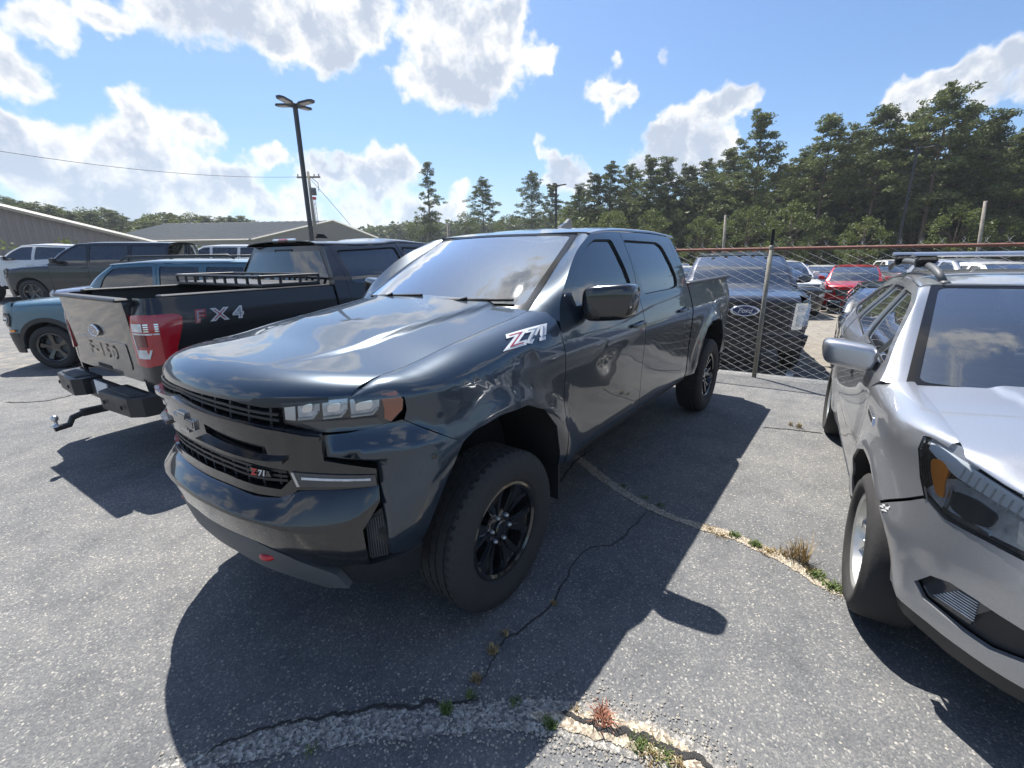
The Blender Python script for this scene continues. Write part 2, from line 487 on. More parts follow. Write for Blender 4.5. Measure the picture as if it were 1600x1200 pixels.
def panel(name, outline, fn, mat, parent=None, step=(0.07, 0.07), th=0.012, holes=(), off=0.0, flip=False):
    """a sheet cut to a 2-D outline (with holes), bent onto a curved surface fn(u, v) -> xyz, with folded-in edges
    and normals taken from the surface itself"""
    loops = [[Vector((u, v, 0)) for u, v in lp] for lp in [outline]+list(holes)]
    flat = [p for lp in loops for p in lp]
    tris = tessellate_polygon(loops)
    bm = bmesh.new(); vs = [bm.verts.new(p) for p in flat]
    for t in tris:
        try: bm.faces.new([vs[i] for i in t])
        except ValueError: pass
    bmesh.ops.remove_doubles(bm, verts=bm.verts, dist=1e-6)
    for ax in (0, 1):
        lo = min(p[ax] for p in flat); hi = max(p[ax] for p in flat); st = step[ax]
        k = max(1, int(round((hi-lo)/st)))
        for i in range(1, k):
            c = lo+(hi-lo)*i/k
            co = Vector((c, 0, 0)) if ax == 0 else Vector((0, c, 0)); no = Vector((1, 0, 0)) if ax == 0 else Vector((0, 1, 0))
            bmesh.ops.bisect_plane(bm, geom=bm.verts[:]+bm.edges[:]+bm.faces[:], plane_co=co, plane_no=no, dist=1e-6)
    for f in bm.faces:
        f.normal_update()
        if f.normal.z < 0: f.normal_flip()
    bm.verts.index_update()
    U = np.array([[v.co.x, v.co.y] for v in bm.verts])
    e = 0.003
    P = fn(U[:, 0], U[:, 1]); A = fn(U[:, 0]+e, U[:, 1])-fn(U[:, 0]-e, U[:, 1]); B = fn(U[:, 0], U[:, 1]+e)-fn(U[:, 0], U[:, 1]-e)
    Nn = np.cross(A, B); Nn /= np.maximum(np.linalg.norm(Nn, axis=1), 1e-9)[:, None]
    if flip: Nn = -Nn
    V = list(P+Nn*off); F = []; LN = []
    for f in bm.faces:
        idx = [v.index for v in f.verts]
        if flip: idx = idx[::-1]
        F.append(idx); LN += [Nn[i] for i in idx]
    if th:
        for f in bm.faces:
            for l in f.loops:
                if len(l.edge.link_faces) == 1:
                    a, b = l.vert.index, l.link_loop_next.vert.index
                    if flip: a, b = b, a
                    n = len(V); pa, pb = V[a], V[b]; na, nb = Nn[a], Nn[b]
                    V += [pa, pb, pb-nb*th, pa-na*th]
                    F.append([n+1, n, n+3, n+2])
                    fnm = np.cross(pa-pb, -nb); fnm = fnm/max(np.linalg.norm(fnm), 1e-9)
                    LN += [fnm]*4
    bm.free()
    return mesh_obj(name, V, F, mat, parent, loopn=LN)


def ruled(name, A, B, mat, parent, n=14, m=5, bulge=0.0, bdir=None, flip=False):
    """sheet between two 3-D curves"""
    A = resample(A, n); B = resample(B, n); V = []; F = []
    for i in range(n):
        for j in range(m):
            t = j/(m-1); p = A[i]*(1-t)+B[i]*t
            if bulge: p = p+np.array(bdir)*bulge*4*t*(1-t)
            V.append(p)
    for i in range(n-1):
        for j in range(m-1):
            q = [i*m+j, i*m+j+1, (i+1)*m+j+1, (i+1)*m+j]; F.append(q if not flip else q[::-1])
    return mesh_obj(name, V, F, mat, parent, smooth=True)


def resample(P, n):
    P = np.array(P, float)
    # Catmull-Rom through the points, then even spacing
    Q = np.vstack([2*P[0]-P[1], P, 2*P[-1]-P[-2]]); out = []
    for i in range(1, len(Q)-2):
        p0, p1, p2, p3 = Q[i-1:i+3]
        for t in np.linspace(0, 1, 12, endpoint=False):
            out.append(.5*((2*p1)+(-p0+p2)*t+(2*p0-5*p1+4*p2-p3)*t*t+(-p0+3*p1-3*p2+p3)*t**3))
    out.append(P[-1]); out = np.array(out)
    L = np.r_[0, np.cumsum(np.linalg.norm(np.diff(out, axis=0), axis=1))]; s = np.linspace(0, L[-1], n)
    return np.stack([np.interp(s, L, out[:, k]) for k in range(out.shape[1])], -1)


def text_mesh(body, size, offset=0.0, shear=0.0, bold=False, extrude=0.0, space=1.0):
    cu = bpy.data.curves.new('txt', 'FONT'); cu.body = body; cu.size = size; cu.offset = offset; cu.shear = shear
    cu.extrude = extrude; cu.align_x = 'CENTER'; cu.align_y = 'CENTER'; cu.space_character = space; cu.resolution_u = 3
    ob = bpy.data.objects.new('txt', cu); COL.objects.link(ob)
    dg = bpy.context.evaluated_depsgraph_get(); me = bpy.data.meshes.new_from_object(ob.evaluated_get(dg))
    V = [tuple(v.co) for v in me.vertices]; F = [list(p.vertices) for p in me.polygons]
    bpy.data.objects.remove(ob); bpy.data.curves.remove(cu); bpy.data.meshes.remove(me)
    return V, F

# ------------------------------------------------------------------ vehicles: shape and builder
class Shape:
    def __init__(s, plan, sec, zs, zt, yh, flares=(), front_d=None, twist=None):
        s.S, s.Q = dense(plan)
        T = np.gradient(s.Q, axis=0); T[:, 0] = np.convolve(np.pad(T[:, 0], 6, 'edge'), np.ones(13)/13, 'valid'); T[:, 1] = np.convolve(np.pad(T[:, 1], 6, 'edge'), np.ones(13)/13, 'valid')
        T /= np.linalg.norm(T, axis=1)[:, None]
        s.N = np.c_[T[:, 1], -T[:, 0]]
        s.N[0] = (1, 0)
        s.sec, s.zs, s.zt, s.yh, s.flares, s.front_d = sec, zs, zt, yh, flares, front_d
        s.smax = s.S[-1]
        s.imax = int(np.argmax(s.Q[:, 1]))

    def sx(s, x): return float(np.interp(-x, -s.Q[:, 0], s.S))
    def sy(s, y): i = s.imax; return float(np.interp(y, s.Q[:i, 1], s.S[:i]))
    def ry(s, y): i = s.imax; return float(np.interp(-y, -s.Q[i:, 1], s.S[i:]))
    def X(s, S): return np.interp(np.abs(S), s.S, s.Q[:, 0])
    def xfront(s, y): i = s.imax; return np.interp(np.abs(y), s.Q[:i, 1], s.Q[:i, 0])
    def xrear(s, y): i = s.imax; return np.interp(-np.abs(y), -s.Q[i:, 1], s.Q[i:, 0])

    def body(s, S, Z):
        S = np.asarray(S, float); Z = np.asarray(Z, float); a = np.abs(S); sg = np.where(S < 0, -1.0, 1.0)
        x = np.interp(a, s.S, s.Q[:, 0]); y = np.interp(a, s.S, s.Q[:, 1])
        nx = np.interp(a, s.S, s.N[:, 0]); ny = np.interp(a, s.S, s.N[:, 1])
        d = s.sec(Z)
        for cx, cz, rr, amp, w in s.flares:
            r = np.hypot(x-cx, (Z-cz)); g = amp*np.exp(-((r-rr)/w)**2)*(ny > .3)
            d = d+g
        if s.front_d is not None: d = d+s.front_d(a, Z, nx)
        return np.stack([x+nx*d, sg*(y+ny*d), Z+0*x], -1)

    def fender(s, S, ZZ):
        S = np.asarray(S, float); ZZ = np.asarray(ZZ, float); x = s.X(S); zs = s.zs(x); h = 0.2
        P = s.body(S, np.minimum(ZZ, zs))
        th = np.clip((ZZ-zs)/h, 0, 1.02)*PI/2
        sg = np.where(S < 0, -1.0, 1.0); ry = np.abs(P[:, 1])-s.yh(x); rz = s.zt(x)-zs
        P[:, 1] -= sg*ry*(1-np.cos(th)); P[:, 2] += (rz-(s.nose_fn(x) if getattr(s, 'nose_fn', None) else 0))*np.sin(th)
        return P


def window_rim(o): return o


def make_wheel_mesh(Rt, Wt, Rr, style, hero=False):
    """tyre, rim and nuts at the origin, outer face towards +y"""
    # tyre
    nt = 220 if hero else 40
    hw = Wt/2
    prof = [(Rr+.004, hw*.78), (Rr+.02, hw*.93), (Rr+(Rt-Rr)*.35, hw*1.03), (Rr+(Rt-Rr)*.62, hw*1.05), (Rt-.035, hw*.98), (Rt-.016, hw*.91), (Rt-.004, hw*.80)]
    if hero:
        tread = [(Rt, hw*k) for k in (.72, .60, .595, .52, .515, .36, .20, .195, .12, .115, 0, -.115, -.12, -.195, -.2, -.36, -.515, -.52, -.595, -.6, -.72)]
    else: tread = [(Rt, hw*.6), (Rt+.002, 0), (Rt, -hw*.6)]
    prof = prof+tread+[(r, -h) for r, h in prof[::-1]]
    V = []; F = []
    for i, (r, h) in enumerate(prof):
        for k in range(nt):
            a = 2*PI*k/nt; rr = r
            if hero:
                ah = abs(h)/hw
                if r >= Rt-1e-6:
                    if .115 < ah < .2 or .515 < ah < .6: 
                        rr -= .009 if ah in (.12, .195, .52, .595) or True and (abs(ah-.12) < 2e-3 or abs(ah-.195) < 2e-3 or abs(ah-.52) < 2e-3 or abs(ah-.595) < 2e-3) else 0
                    ph = (k+int(round(h/hw*3))) % 4
                    if ph == 0 and ah > .55: rr -= .008
                    if (k+int(round(h/hw*8))) % 5 == 0 and ah <= .5: rr -= .006
                elif r > Rt-.04:
                    if k % 4 == 0: rr -= .007
                elif abs(r-(Rr+(Rt-Rr)*.62)) < 1e-6: rr = r; h = h*1.0
            V.append((rr*math.cos(a), h, rr*math.sin(a)))
    m = len(prof)
    for i in range(m-1):
        for k in range(nt):
            k2 = (k+1) % nt; F.append([i*nt+k, (i+1)*nt+k, (i+1)*nt+k2, i*nt+k2])
    tyre = (V, F)
    rim = MB(); n = 48 if hero else 28
    rim.lathe([(Rr+.006, hw*.78), (Rr+.008, hw*.84), (Rr-.006, hw*.85), (Rr-.02, hw*.78), (Rr-.03, hw*.3), (Rr-.045, -hw*.2), (Rr-.045, -hw*.8)], n)
    brake = MB(); brake.lathe([(Rr*.98, -hw*.1), (.05, -hw*.1)], n); brake.lathe([(Rr*.72, hw*.0), (Rr*.72, hw*.12), (.06, hw*.12)], 32)
    sp = MB()
    yo = hw*.62
    if style == 'blade6':
        for k in range(6):
            a0 = 2*PI*k/6+R(14)
            for sgn in (-1, 1):
                def mp(r, w, c, a0=a0, sgn=sgn):
                    an = a0+sgn*w; dish = yo-.03*(1-(r-.06)/.17) if r < .23 else yo
                    return (r*math.cos(an), dish+c, r*math.sin(an))
                sp.prism([(.05, 0), (.06, .42), (.11, .30), (.19, .32), (Rr-.008, .38), (Rr-.008, .06), (.222, 0)], (-.05, 0), mp)
                sp.prism([(.07, .10), (.11, .22), (.19, .26), (Rr-.014, .34), (Rr-.02, .20), (.15, .06)], (0, .012), mp)
        hub = MB(); hub.lathe([(.10, yo-.06), (.098, yo-.03), (.085, yo-.024), (.045, yo-.022), (.043, yo-.008), (.036, yo-.003), (.001, yo-.003)], 32)
        nn, nr = 6, .07
    elif style == 'split10':
        for k in range(5):
            a0 = 2*PI*k/5+.3
            for sgn in (-1, 1):
                def mp(r, w, c, a0=a0, sgn=sgn): return (r*math.cos(a0+sgn*w), yo-.035*(1-r/Rr)+c, r*math.sin(a0+sgn*w))
                sp.prism([(.045, .1), (.05, .62), (Rr*.6, .32), (Rr-.01, .40), (Rr-.01, .20), (Rr*.6, .13)], (-.035, 0), mp)
        hub = MB(); hub.lathe([(.075, yo-.06), (.07, yo-.03), (.035, yo-.028), (.03, yo-.02), (.001, yo-.02)], 24)
        nn, nr = 5, .055
    else:
        for k in range(5):
            a0 = 2*PI*k/5+.2
            def mp(r, w, c, a0=a0): return (r*math.cos(a0+w), yo-.03*(1-r/Rr)+c, r*math.sin(a0+w))
            sp.prism([(.05, -.5), (Rr*.5, -.2), (Rr-.01, -.17), (Rr-.01, .17), (Rr*.5, .2), (.05, .5)], (-.03, 0), mp)
        hub = MB(); hub.lathe([(.075, yo-.05), (.07, yo-.025), (.001, yo-.02)], 16)
        nn, nr = 5, .055
    nuts = []
    for k in range(nn):
        a = 2*PI*k/nn+.2
        nuts.append((nr*math.cos(a), yo-.020, nr*math.sin(a)))
    return tyre, rim, brake, sp, hub, nuts


def make_wheel(Rt, Wt, Rr, style, rimmat, hero=False, nutmat=SILV, hubmat=None):
    tyre, rim, brake, sp, hub, nuts = make_wheel_mesh(Rt, Wt, Rr, style, hero)
    w = rim.build('wheel', rimmat, None, True, sharp=R(35))
    t = mesh_obj('tyre', tyre[0], tyre[1], RUBBER, w, True)
    if hero: t.data.set_sharp_from_angle(angle=R(28))
    brake.build('brake_disc', MATTE if hero else GREYP, w, True, sharp=R(30))
    sp.build('spokes', rimmat, w)
    hub.build('hub_cap', hubmat or rimmat, w, True, sharp=R(30))
    if hero or style == 'split10':
        me = None
        for c in nuts:
            if me is None:
                b = MB(); b.lathe([(.0115, 0), (.0115, .014), (.008, .022), (.0005, .024)], 8); o = b.build('lug_nut', nutmat, w); me = o.data
            else:
                o = bpy.data.objects.new('lug_nut', me); COL.objects.link(o); o.parent = w
            o.location = c
    return w


def copy_tree(o, parent=None):
    c = o.copy(); COL.objects.link(c)
    if parent is not None: c.parent = parent
    for ch in list(o.children): copy_tree(ch, c)
    return c


def rect(a0, a1, b0, b1): return [(a0, b0), (a1, b0), (a1, b1), (a0, b1)]


def gen_spec(kind='suv', L=4.6, W=0.92, H=1.68, wb=2.7, fo=0.88, rw=0.35, zc=1.08, zf=0.92, belt=1.10, xc=-0.42, xt=-1.22,
             zb=0.28, sill=0.30, xe=None, zbed=1.40, clad=None, roof_drop=0.04, rear_rake=0.25, box=0.5, glass_y=0.74):
    """dimensions -> curves for a car or pickup; x=0 at the front axle"""
    ro = L-fo-wb; xr = -wb-ro
    k = box  # 0 rounded nose, 1 square nose
    plan = [(fo, 0), (fo-.02, W*.35), (fo-.06-.06*(1-k), W*.62), (fo-.12-.14*(1-k), W*.82), (fo-.26-.14*(1-k), W*.94), (fo-.5, W*.985), (0, W), (-.6, W), (-wb+.2, W), (-wb-.25, W*.99),
            (xr+.22, W*.955), (xr+.08, W*.86), (xr+.02, W*.6), (xr, W*.3), (xr, 0)]
    sec = spl([(0, -.09), (zb, -.05), (sill+.12, -.012), (.6*belt, .0), (.82*belt, .0), (belt-.08, -.012), (belt, -.035), (belt+.12, -.065), (belt+(H-belt)*.6, -(W-glass_y)*.62-.03), (H-.10, -(W-glass_y)*.95-.03), (H, -(W-glass_y)*1.25-.05)])
    zt = spl([(xc-.6, zc+.01), (xc, zc), (fo*.2, zc-(zc-zf)*.35), (fo*.75, zf+.01), (fo, zf-.02)])
    zs = lambda x: zt(x)-.10
    yh = lambda x: 0*x+W*.80
    d = dict(kind=kind, W=W, H=H, wb=wb, fo=fo, ro=ro, xr=xr, rw=rw, shape=Shape(plan, sec, zs, zt, yh), belt=belt, sill=sill, zb=zb, xc=xc, xt=xt, zc=zc, zf=zf,
             xe=xe, zbed=zbed, clad=clad)
    d['x1'] = xc-.12; 
    if kind == 'suv': d['x2'] = xc-.12-1.12; d['x3'] = -wb+.14
    else: d['x2'] = xc-.12-1.12; d['x3'] = xe+.16
    zr = H-.075
    d['zd'] = spl([(xt+.3, zr-.03), (xt, zr-.012), (xt-.6, zr), ((xr if kind == 'suv' else xe)+.5, zr-roof_drop*.7), ((xr if kind == 'suv' else xe)+.1, zr-roof_drop)])
    d['zroof'] = spl([(xt+.3, H-.09), (xt, H-.055), (xt-.7, H), ((xr if kind == 'suv' else xe)+.6, H-roof_drop*.6), ((xr if kind == 'suv' else xe)+.1, H-roof_drop-.01)])
    d['apil'] = [(xc-.10, belt+.0), (xc-.30, belt+.14), ((xc+xt)/2-.10, (belt+zr)/2+.05), (xt-.02, zr-.03)]
    shp = d['shape']
    yb = W*.83; yt = float(shp.body([shp.sx(xt)], [zr])[0][1])-.06
    d['wse'] = [(xc, yb, zc-.02), ((xc*.55+xt*.45), yb*.5+yt*.5+.03, (zc*.5+zr*.5)+.035), (xt+.02, yt, zr-.01)]
    d['wsb'] = 0.10
    d['rear_rake'] = rear_rake
    d['rr'] = xr+.16+rear_rake if kind == 'suv' else xe+.03
    return d


def build_car(root, S, pm, lights=None, detail=1, glass_s=TINT2, wheel=None, items=(), interior=False, seam_front=None, side_items=(), mirrors=True, body_name='body', handles=True,
              hood_items=(), ws_border=False, skip_front=False, tail=True):
    sh = S['shape']; W = S['W']; H = S['H']; wb = S['wb']; fo = S['fo']; xr = S['xr']; belt = S['belt']; rw = S['rw']; kind = S['kind']
    zb, sill = S['zb'], S['sill']; x1, x2, x3 = S['x1'], S['x2'], S['x3']; g = .0035
    st = (.06, .06) if detail > 1 else (.12, .11)
    xsf = S.get('xseam', fo-.38)
    ra = S.get('ra', rw+.07)
    if 'arch_f' in S: af, ar = S['arch_f'], S['arch_r']
    else:
        def arc(cx):
            a0 = math.asin(max(-1, min(1, (sill-.02-rw)/ra)))
            return [(cx+ra*math.cos(a), rw+ra*math.sin(a)) for a in np.linspace(a0, PI-a0, 15)]
        af, ar = arc(0), arc(-wb)
    sig = lambda pts, sg: [(sg*sh.sx(x), z) for x, z in pts]
    zd = S['zd']
    apil = S['apil']
    cl = S.get('clad')
    for sg in (1, -1):
        # front fender
        top = [(x, float(sh.zs(np.array(x)))+.2) for x in np.linspace(x1+g, xsf-g, 14)]
        fz0 = S.get('zseam', zb+.25)
        out = [(x1+g, sill+.02)]+[p for p in af[::-1] if p[0] > x1+.03 and p[0] < xsf-.02]
        if out[-1][1] < fz0 or True: out += [(xsf-g, max(fz0, min(out[-1][1], fz0+.0)))]
        out += top[::-1]
        if 'fender' in S: out = S['fender']+top[::-1]
        panel('fender', sig(out, sg), sh.fender, pm, root, st)
        # doors with window openings
        ap = resample(apil, 10)
        apx = lambda z: float(np.interp(z, ap[:, 1], ap[:, 0]))
        wr = S.get('win_r', .06)
        fr_top = [(x, float(zd(x))) for x in np.linspace(ap[-1][0]-.02, x2+g, 6)]
        fd = [(x1-g, sill), (x1-g, apil[0][1]-.05)]+[tuple(p) for p in ap]+fr_top+[(x2+g, sill)]
        bl = S.get('beltf', lambda x: belt+.03)
        m_ = .045
        zts = zd(ap[-1][0])-m_
        wl = [tuple((p[0]-.055-.02*(i < 2), p[1]+.0)) for i, p in enumerate(ap) if p[1] > belt+.05 and p[1] < zts-.01]
        wf = S.get('wf') or ([(apx(belt+.03)-.10, bl(0)), *wl, (wl[-1][0]-.10, zts), (x2+g+m_+.01, float(zd(x2))-m_), (x2+g+m_, bl(x2))])
        wf = rnd(wf, .03, 3)
        panel('door', sig(fd, sg), sh.body, pm, root, st, holes=[sig(wf, sg)])
        panel('side_window', sig(wf, sg), sh.body, glass_s, root, (.15, .1), th=0, off=-.016)
        # rear door
        xq = x3
        wc = S.get('rcut')  # rear door rear edge
        rdr = wc if wc else [(x3+g, sill), (x3+g, float(zd(x3)))]
        arr = [p for p in ar if p[0] > rdr[0][0]+.02]
        rd_low = [(x2-g, sill)]+([(ar[0][0]+.02, sill)] if arr else [])+[p for p in arr[:]]
        rd = rd_low+[p for p in rdr if not arr or p[1] > arr[-1][1]+.02]+[(x, float(zd(x))) for x in np.linspace(rdr[-1][0]+.03, x2-g, 5)]
        wrp = S.get('wr') or [(x2-g-m_, bl(x2)), (x2-g-m_, float(zd(x2))-m_), (rdr[-1][0]+m_+.02, float(zd(x3))-m_-.01), (rdr[0][0]+m_+.02, bl(x3)+.04)]
        wrp = rnd(wrp, .035, 3)
        panel('door', sig(rd, sg), sh.body, pm, root, st, holes=[sig(wrp, sg)])
        panel('side_window', sig(wrp, sg), sh.body, glass_s if S.get('dark_rear') is None else S['dark_rear'], root, (.15, .1), th=0, off=-.016)
        if detail > 1:
            for wp in (wf, wrp):
                cx = sum(p[0] for p in wp)/len(wp); cz = sum(p[1] for p in wp)/len(wp)
                inner = [(cx+(x-cx)*.955, cz+(z-cz)*.955) for x, z in wp]
                panel('window_seal', sig(wp, sg), sh.body, MATTE, root, (.15, .1), th=0, holes=[sig(inner, sg)], off=-.013)
        if kind == 'suv':
            xrs = S.get('xrseam', xr+.30)
            rz = S['rr']
            dp = resample([(xrs, belt-.05), (xrs+.02, belt+.08), ((xrs+rz)/2+.03, (belt+zd(rz))/2+.03), (rz-.02, float(zd(rz)))], 7)
            arr2 = [p for p in ar if p[0] < rdr[0][0]-.01]
            q = ([(rdr[0][0]-g, sill)] if not arr2 or arr2[0][1] < sill+.05 else [])+[p for p in arr2]+[(xrs+g, sill+.06)]
            q = q+[(xrs+g, belt-.08)]+[tuple(p) for p in dp]+[(x, float(zd(x))) for x in np.linspace(rz, rdr[-1][0]-g, 5)]
            if arr2 and arr2[0][1] > sill+.05: q += [(rdr[0][0]-g, arr2[0][1]+.02)]
            wq = [(rdr[-1][0]-.05, bl(x3)+.045), (rdr[-1][0]-.05, float(zd(x3))-m_-.01), (rz+.10, float(zd(rz))-m_-.02), (xrs+.13, bl(x3)+.07)]
            wq = rnd(wq, .04, 3)
            panel('quarter_panel', sig(q, sg), sh.body, pm, root, st, holes=[sig(wq, sg)])
            panel('side_window', sig(wq, sg), sh.body, glass_s if S.get('dark_rear') is None else S['dark_rear'], root, (.15, .1), th=0, off=-.016)
        else:
            xe = S['xe']
            q = [(rdr[0][0]-g, sill), (xe, sill), (xe, belt+.05), (xe+.03, (belt+zd(xe))/2), (xe+.10, float(zd(xe)))]+[(x, float(zd(x))) for x in np.linspace(xe+.12, rdr[-1][0]-g, 3)]
            panel('cab_corner', sig(q, sg), sh.body, pm, root, st)
            xb = xe-.03; zbed = S['zbed']; xrs = S.get('xrseam', xr+.16)
            arr2 = [p for p in ar if p[0] < xb-.02]
            b = [(xb, sill)]+arr2+[(xrs, sill+.10), (xrs, zbed-.0)]+[(x, zbed) for x in np.linspace(xrs+.05, xb, 5)]
            panel('bed_side', sig(b, sg), sh.body, pm, root, st, th=.02)
        # liner behind the wheel arches
        for arc_ in (af, ar):
            A = []; B = []
            for x, z in arc_:
                p = sh.body(np.array([sg*sh.sx(x)]), np.array([z]))[0]
                A.append((x, p[1]-sg*.008, z)); B.append((x, sg*.60, z))
            ruled('wheel_arch_liner', A, B, MATTE, root, 20, 3)
        if cl is not None:
            for arc_, c0 in ((af, 0), (ar, -wb)):
                outr = [(c0+(x-c0)*1.16, rw+(z-rw)*1.16 if z > rw else z) for x, z in arc_]
                panel('arch_trim', sig(arc_+outr[::-1], sg), sh.body, cl, root, (.1, .1), off=.012, th=.02)
            panel('sill_trim', sig([(af[-1][0]-.06, sill-.02), (ar[0][0]+.06, sill-.02), (ar[0][0]+.06, sill+.14), (af[-1][0]-.06, sill+.14)], sg), sh.body, cl, root, (.2, .1), off=.012, th=.02)
        # A pillar between door edge and windscreen edge
        wse = resample(S['wse'], 12)
        D = [sh.body(np.array([sg*sh.sx(x)]), np.array([z]))[0] for x, z in resample(apil, 12)]
        D = [np.array(p) for p in D]
        E_ = [np.array((p[0], sg*p[1], p[2])) for p in wse]
        n_ = (0.25, sg*.9, .35)
        ruled('windshield_pillar', D, E_, pm, root, 14, 6, .014, n_)
        # sill below the doors
        if handles:
            for hx in S.get('handles', (x2+.13, (rdr[0][0] if not arr else x3)+.16)):
                hz = S.get('zhandle', belt-.13); y0 = float(sh.body(np.array([sh.sx(hx)]), np.array([hz]))[0][1])
                m = MB(); m.tube([(hx+.10, sg*(y0+.0), hz), (hx+.08, sg*(y0+.028), hz), (hx-.08, sg*(y0+.028), hz+.006), (hx-.10, sg*(y0), hz+.006)], .013, 6)
                m.build('door_handle', S.get('handle_mat', pm), root, True)
        if mirrors:
            mx, my, mz, sx_, sy_, sz_ = S.get('mirror', (xc_m(S), W+.12, belt+.10, .13, .22, .15))
            m = MB(); superbox(m, (mx, sg*my, mz), (sx_, sy_, sz_), sg)
            mo = m.build('mirror', S.get('mirror_mat', pm), root, True)
            m2 = MB(); m2.box((mx-sx_/2-.001, sg*my, mz), (.008, sy_*.82, sz_*.78)); m2.box((mx-.005, sg*(my-sy_/2-.05), mz-.05), (sx_*.5, .14, .05)); m2.build('mirror_arm', BLACK, mo)
    # hood
    def hood(a, t):
        a = np.asarray(a, float); t = np.asarray(t, float)
        y0 = t*S.get('yh0', W*.8)
        xf = sh.xfront(y0)-S.get('nose_in', .01)
        xc = S['xc']+.03+S.get('cowl_curve', .06)*(1-t*t)
        D_ = S.get('noseD', .12); a1 = .86
        lin = np.clip(a/a1, None, 1); th = np.clip((a-a1)/(1-a1), 0, 1.02)*PI/2
        x = xc+lin*(xf-D_-xc)+D_*np.sin(th)
        y = t*sh.yh(x)
        z = sh.zt(x)+S.get('crown', .035)*(1-np.abs(t)**2.2)-S.get('nose', .07)*(1-S.get('nose_t', 0)*np.abs(t)**3)*(1-np.cos(th))
        if 'hoodf' in S: z = z+S['hoodf'](x, y, t)*np.cos(np.clip(th, 0, PI/2))
        return np.stack([x, y, z], -1)
    tm = 1-.004/W
    hd = panel('hood', [(-.02, -tm), (1, -tm), (1, tm), (-.02, tm)], hood, pm, root, (.02 if detail > 1 else .08, .035 if detail > 1 else .15))
    # windscreen
    wse = resample(S['wse'], 30)

    def ws(u, t):
        u = np.asarray(u, float); t = np.asarray(t, float); q = np.linspace(0, 1, 30)
        x = np.interp(u, q, wse[:, 0])+S['wsb']*(1-t*t)*(1-.35*u); y = np.interp(u, q, wse[:, 1])*t; z = np.interp(u, q, wse[:, 2])+S.get('wsz', .012)*(1-t*t)
        return np.stack([x, y, z], -1)
    panel('windshield', rect(0, 1, -1, 1), ws, GLASS, root, (.1, .12), th=0, flip=True)
    if detail > 1 or ws_border:
        panel('windshield_border', rect(0, 1, -1, 1), ws, FRIT, root, (.1, .12), th=0, flip=True, off=.003, holes=[rnd([(.05, -.945), (.965, -.945), (.965, .945), (.05, .945)], .05)])
    # cowl under the screen
    m = MB(); m.box((S['xc']+.0, 0, S['zc']-.055), (.16, W*1.5, .07)); m.build('cowl', BLACK, root)
    # roof
    xrr = S['rr']
    yt = W

    def roof(a, t):
        a = np.asarray(a, float); t = np.asarray(t, float)
        e0 = float(sh.body(np.array([sh.sx(wse[-1][0])]), np.array([float(zd(wse[-1][0]))]))[0][1])
        tt = np.clip(e0*np.sin(t*PI/2*.985)/wse[-1][1], -1, 1)
        f0 = wse[-1][0]+.006+S['wsb']*.65*(1-tt*tt)
        r1 = xrr+(-.03-.06*(1-t*t) if kind == 'suv' else -.02)
        x = f0+a*(r1-f0)
        ze = zd(x); e = sh.body(np.array([sh.sx(v) for v in np.atleast_1d(x)]), ze)[:, 1]
        ph = t*PI/2*.985
        y = e*np.sin(ph); w = np.power(np.clip(np.cos(ph), 0, 1), .62)
        z = ze+(S['zroof'](x)-ze)*w
        return np.stack([x, y, z], -1)
    panel('roof', rect(0, 1, -1, 1), roof, pm, root, (.06, .05), flip=True, th=.01)
    # rear end
    if kind == 'suv':
        xrs = S.get('xrseam', xr+.30)
        sr = sh.sx(xrs+.002)+.004; sm = sh.smax

        def rearf(u, z):  # u from -1..1 over the tail, s runs away from the side
            s_ = np.where(u >= 0, sm-(sm-sr)*u, -(sm-(sm-sr)*-u))
            return sh.body(s_, z)
        # left half and right half in one sheet
        def rearf2(u, z):
            u = np.asarray(u, float); s_ = sm-(sm-sr)*np.abs(u); P = sh.body(s_, z); P[:, 1] = np.where(u < 0, -1, 1)*np.abs(P[:, 1]); return P
        panel('rear_bumper', rect(-1, 1, zb+.05, sill+.32), rearf2, S.get('clad') or pm, root, (.1, .1), flip=True)
        panel('liftgate', rect(-1, 1, sill+.325, belt), rearf2, pm, root, (.1, .1), flip=True)
        A_ = []; 
        for z in np.linspace(belt, float(zd(xrr))-.01, 6):
            k = (z-belt)/(zd(xrr)-belt); x = xrs+(xrr-.05-xrs)*k-.04
            y = float(sh.body(np.array([sh.sx(x)]), np.array([z]))[0][1])-.015; A_.append((x, y, z))
        ruled('rear_window', A_, [(a, -b, c) for a, b, c in A_], TINT, root, 8, 9, S.get('rgb', .10), (-1, 0, 0))
        if tail:
            for sg in (1, -1):
                panel('tail_light', [(sg*.62, belt-.26), (sg*1.0, belt-.26), (sg*1.0, belt-.02), (sg*.62, belt-.05)], rearf2, REDL, root, (.1, .1), flip=True, off=.012, th=.012)
    # front
    if not skip_front:
        sc = sh.sx(xsf-.002)
        ul = sh.sy(min(W*.8, S.get('hl_in', W*.55)))
        zl = S['zf']-.08
        lip = lambda s_: float(sh.zt(sh.X(s_)))-.02-S.get('nose', .07)+S.get('crown', .035)*(1-min(1, abs(s_/sc))**2)*.9
        ss = np.linspace(-sc, sc, 25)
        outl = [(s_, zb) for s_ in ss]+[(s_, lip(s_) if abs(s_) < sh.sy(W*.8) else lip(sh.sy(W*.8))+.12*(abs(s_)-sh.sy(W*.8))/(sc-sh.sy(W*.8)+1e-6)) for s_ in ss[::-1]]
        panel('front_bumper', outl, sh.body, S.get('bumper_mat', pm), root, (.08, .07))
        for nm, pts, mt, of, both in items:
            for sg in ((1, -1) if both else (1,)):
                panel(nm, [(sg*a, b) for a, b in pts], sh.body, mt, root, (.08, .06), off=of, th=max(.012, of))
    # hidden inside: floor, engine bay, so that no light leaks through
    m = MB()
    xa, xb_ = af[-1][0]-.03, ar[0][0]+.03
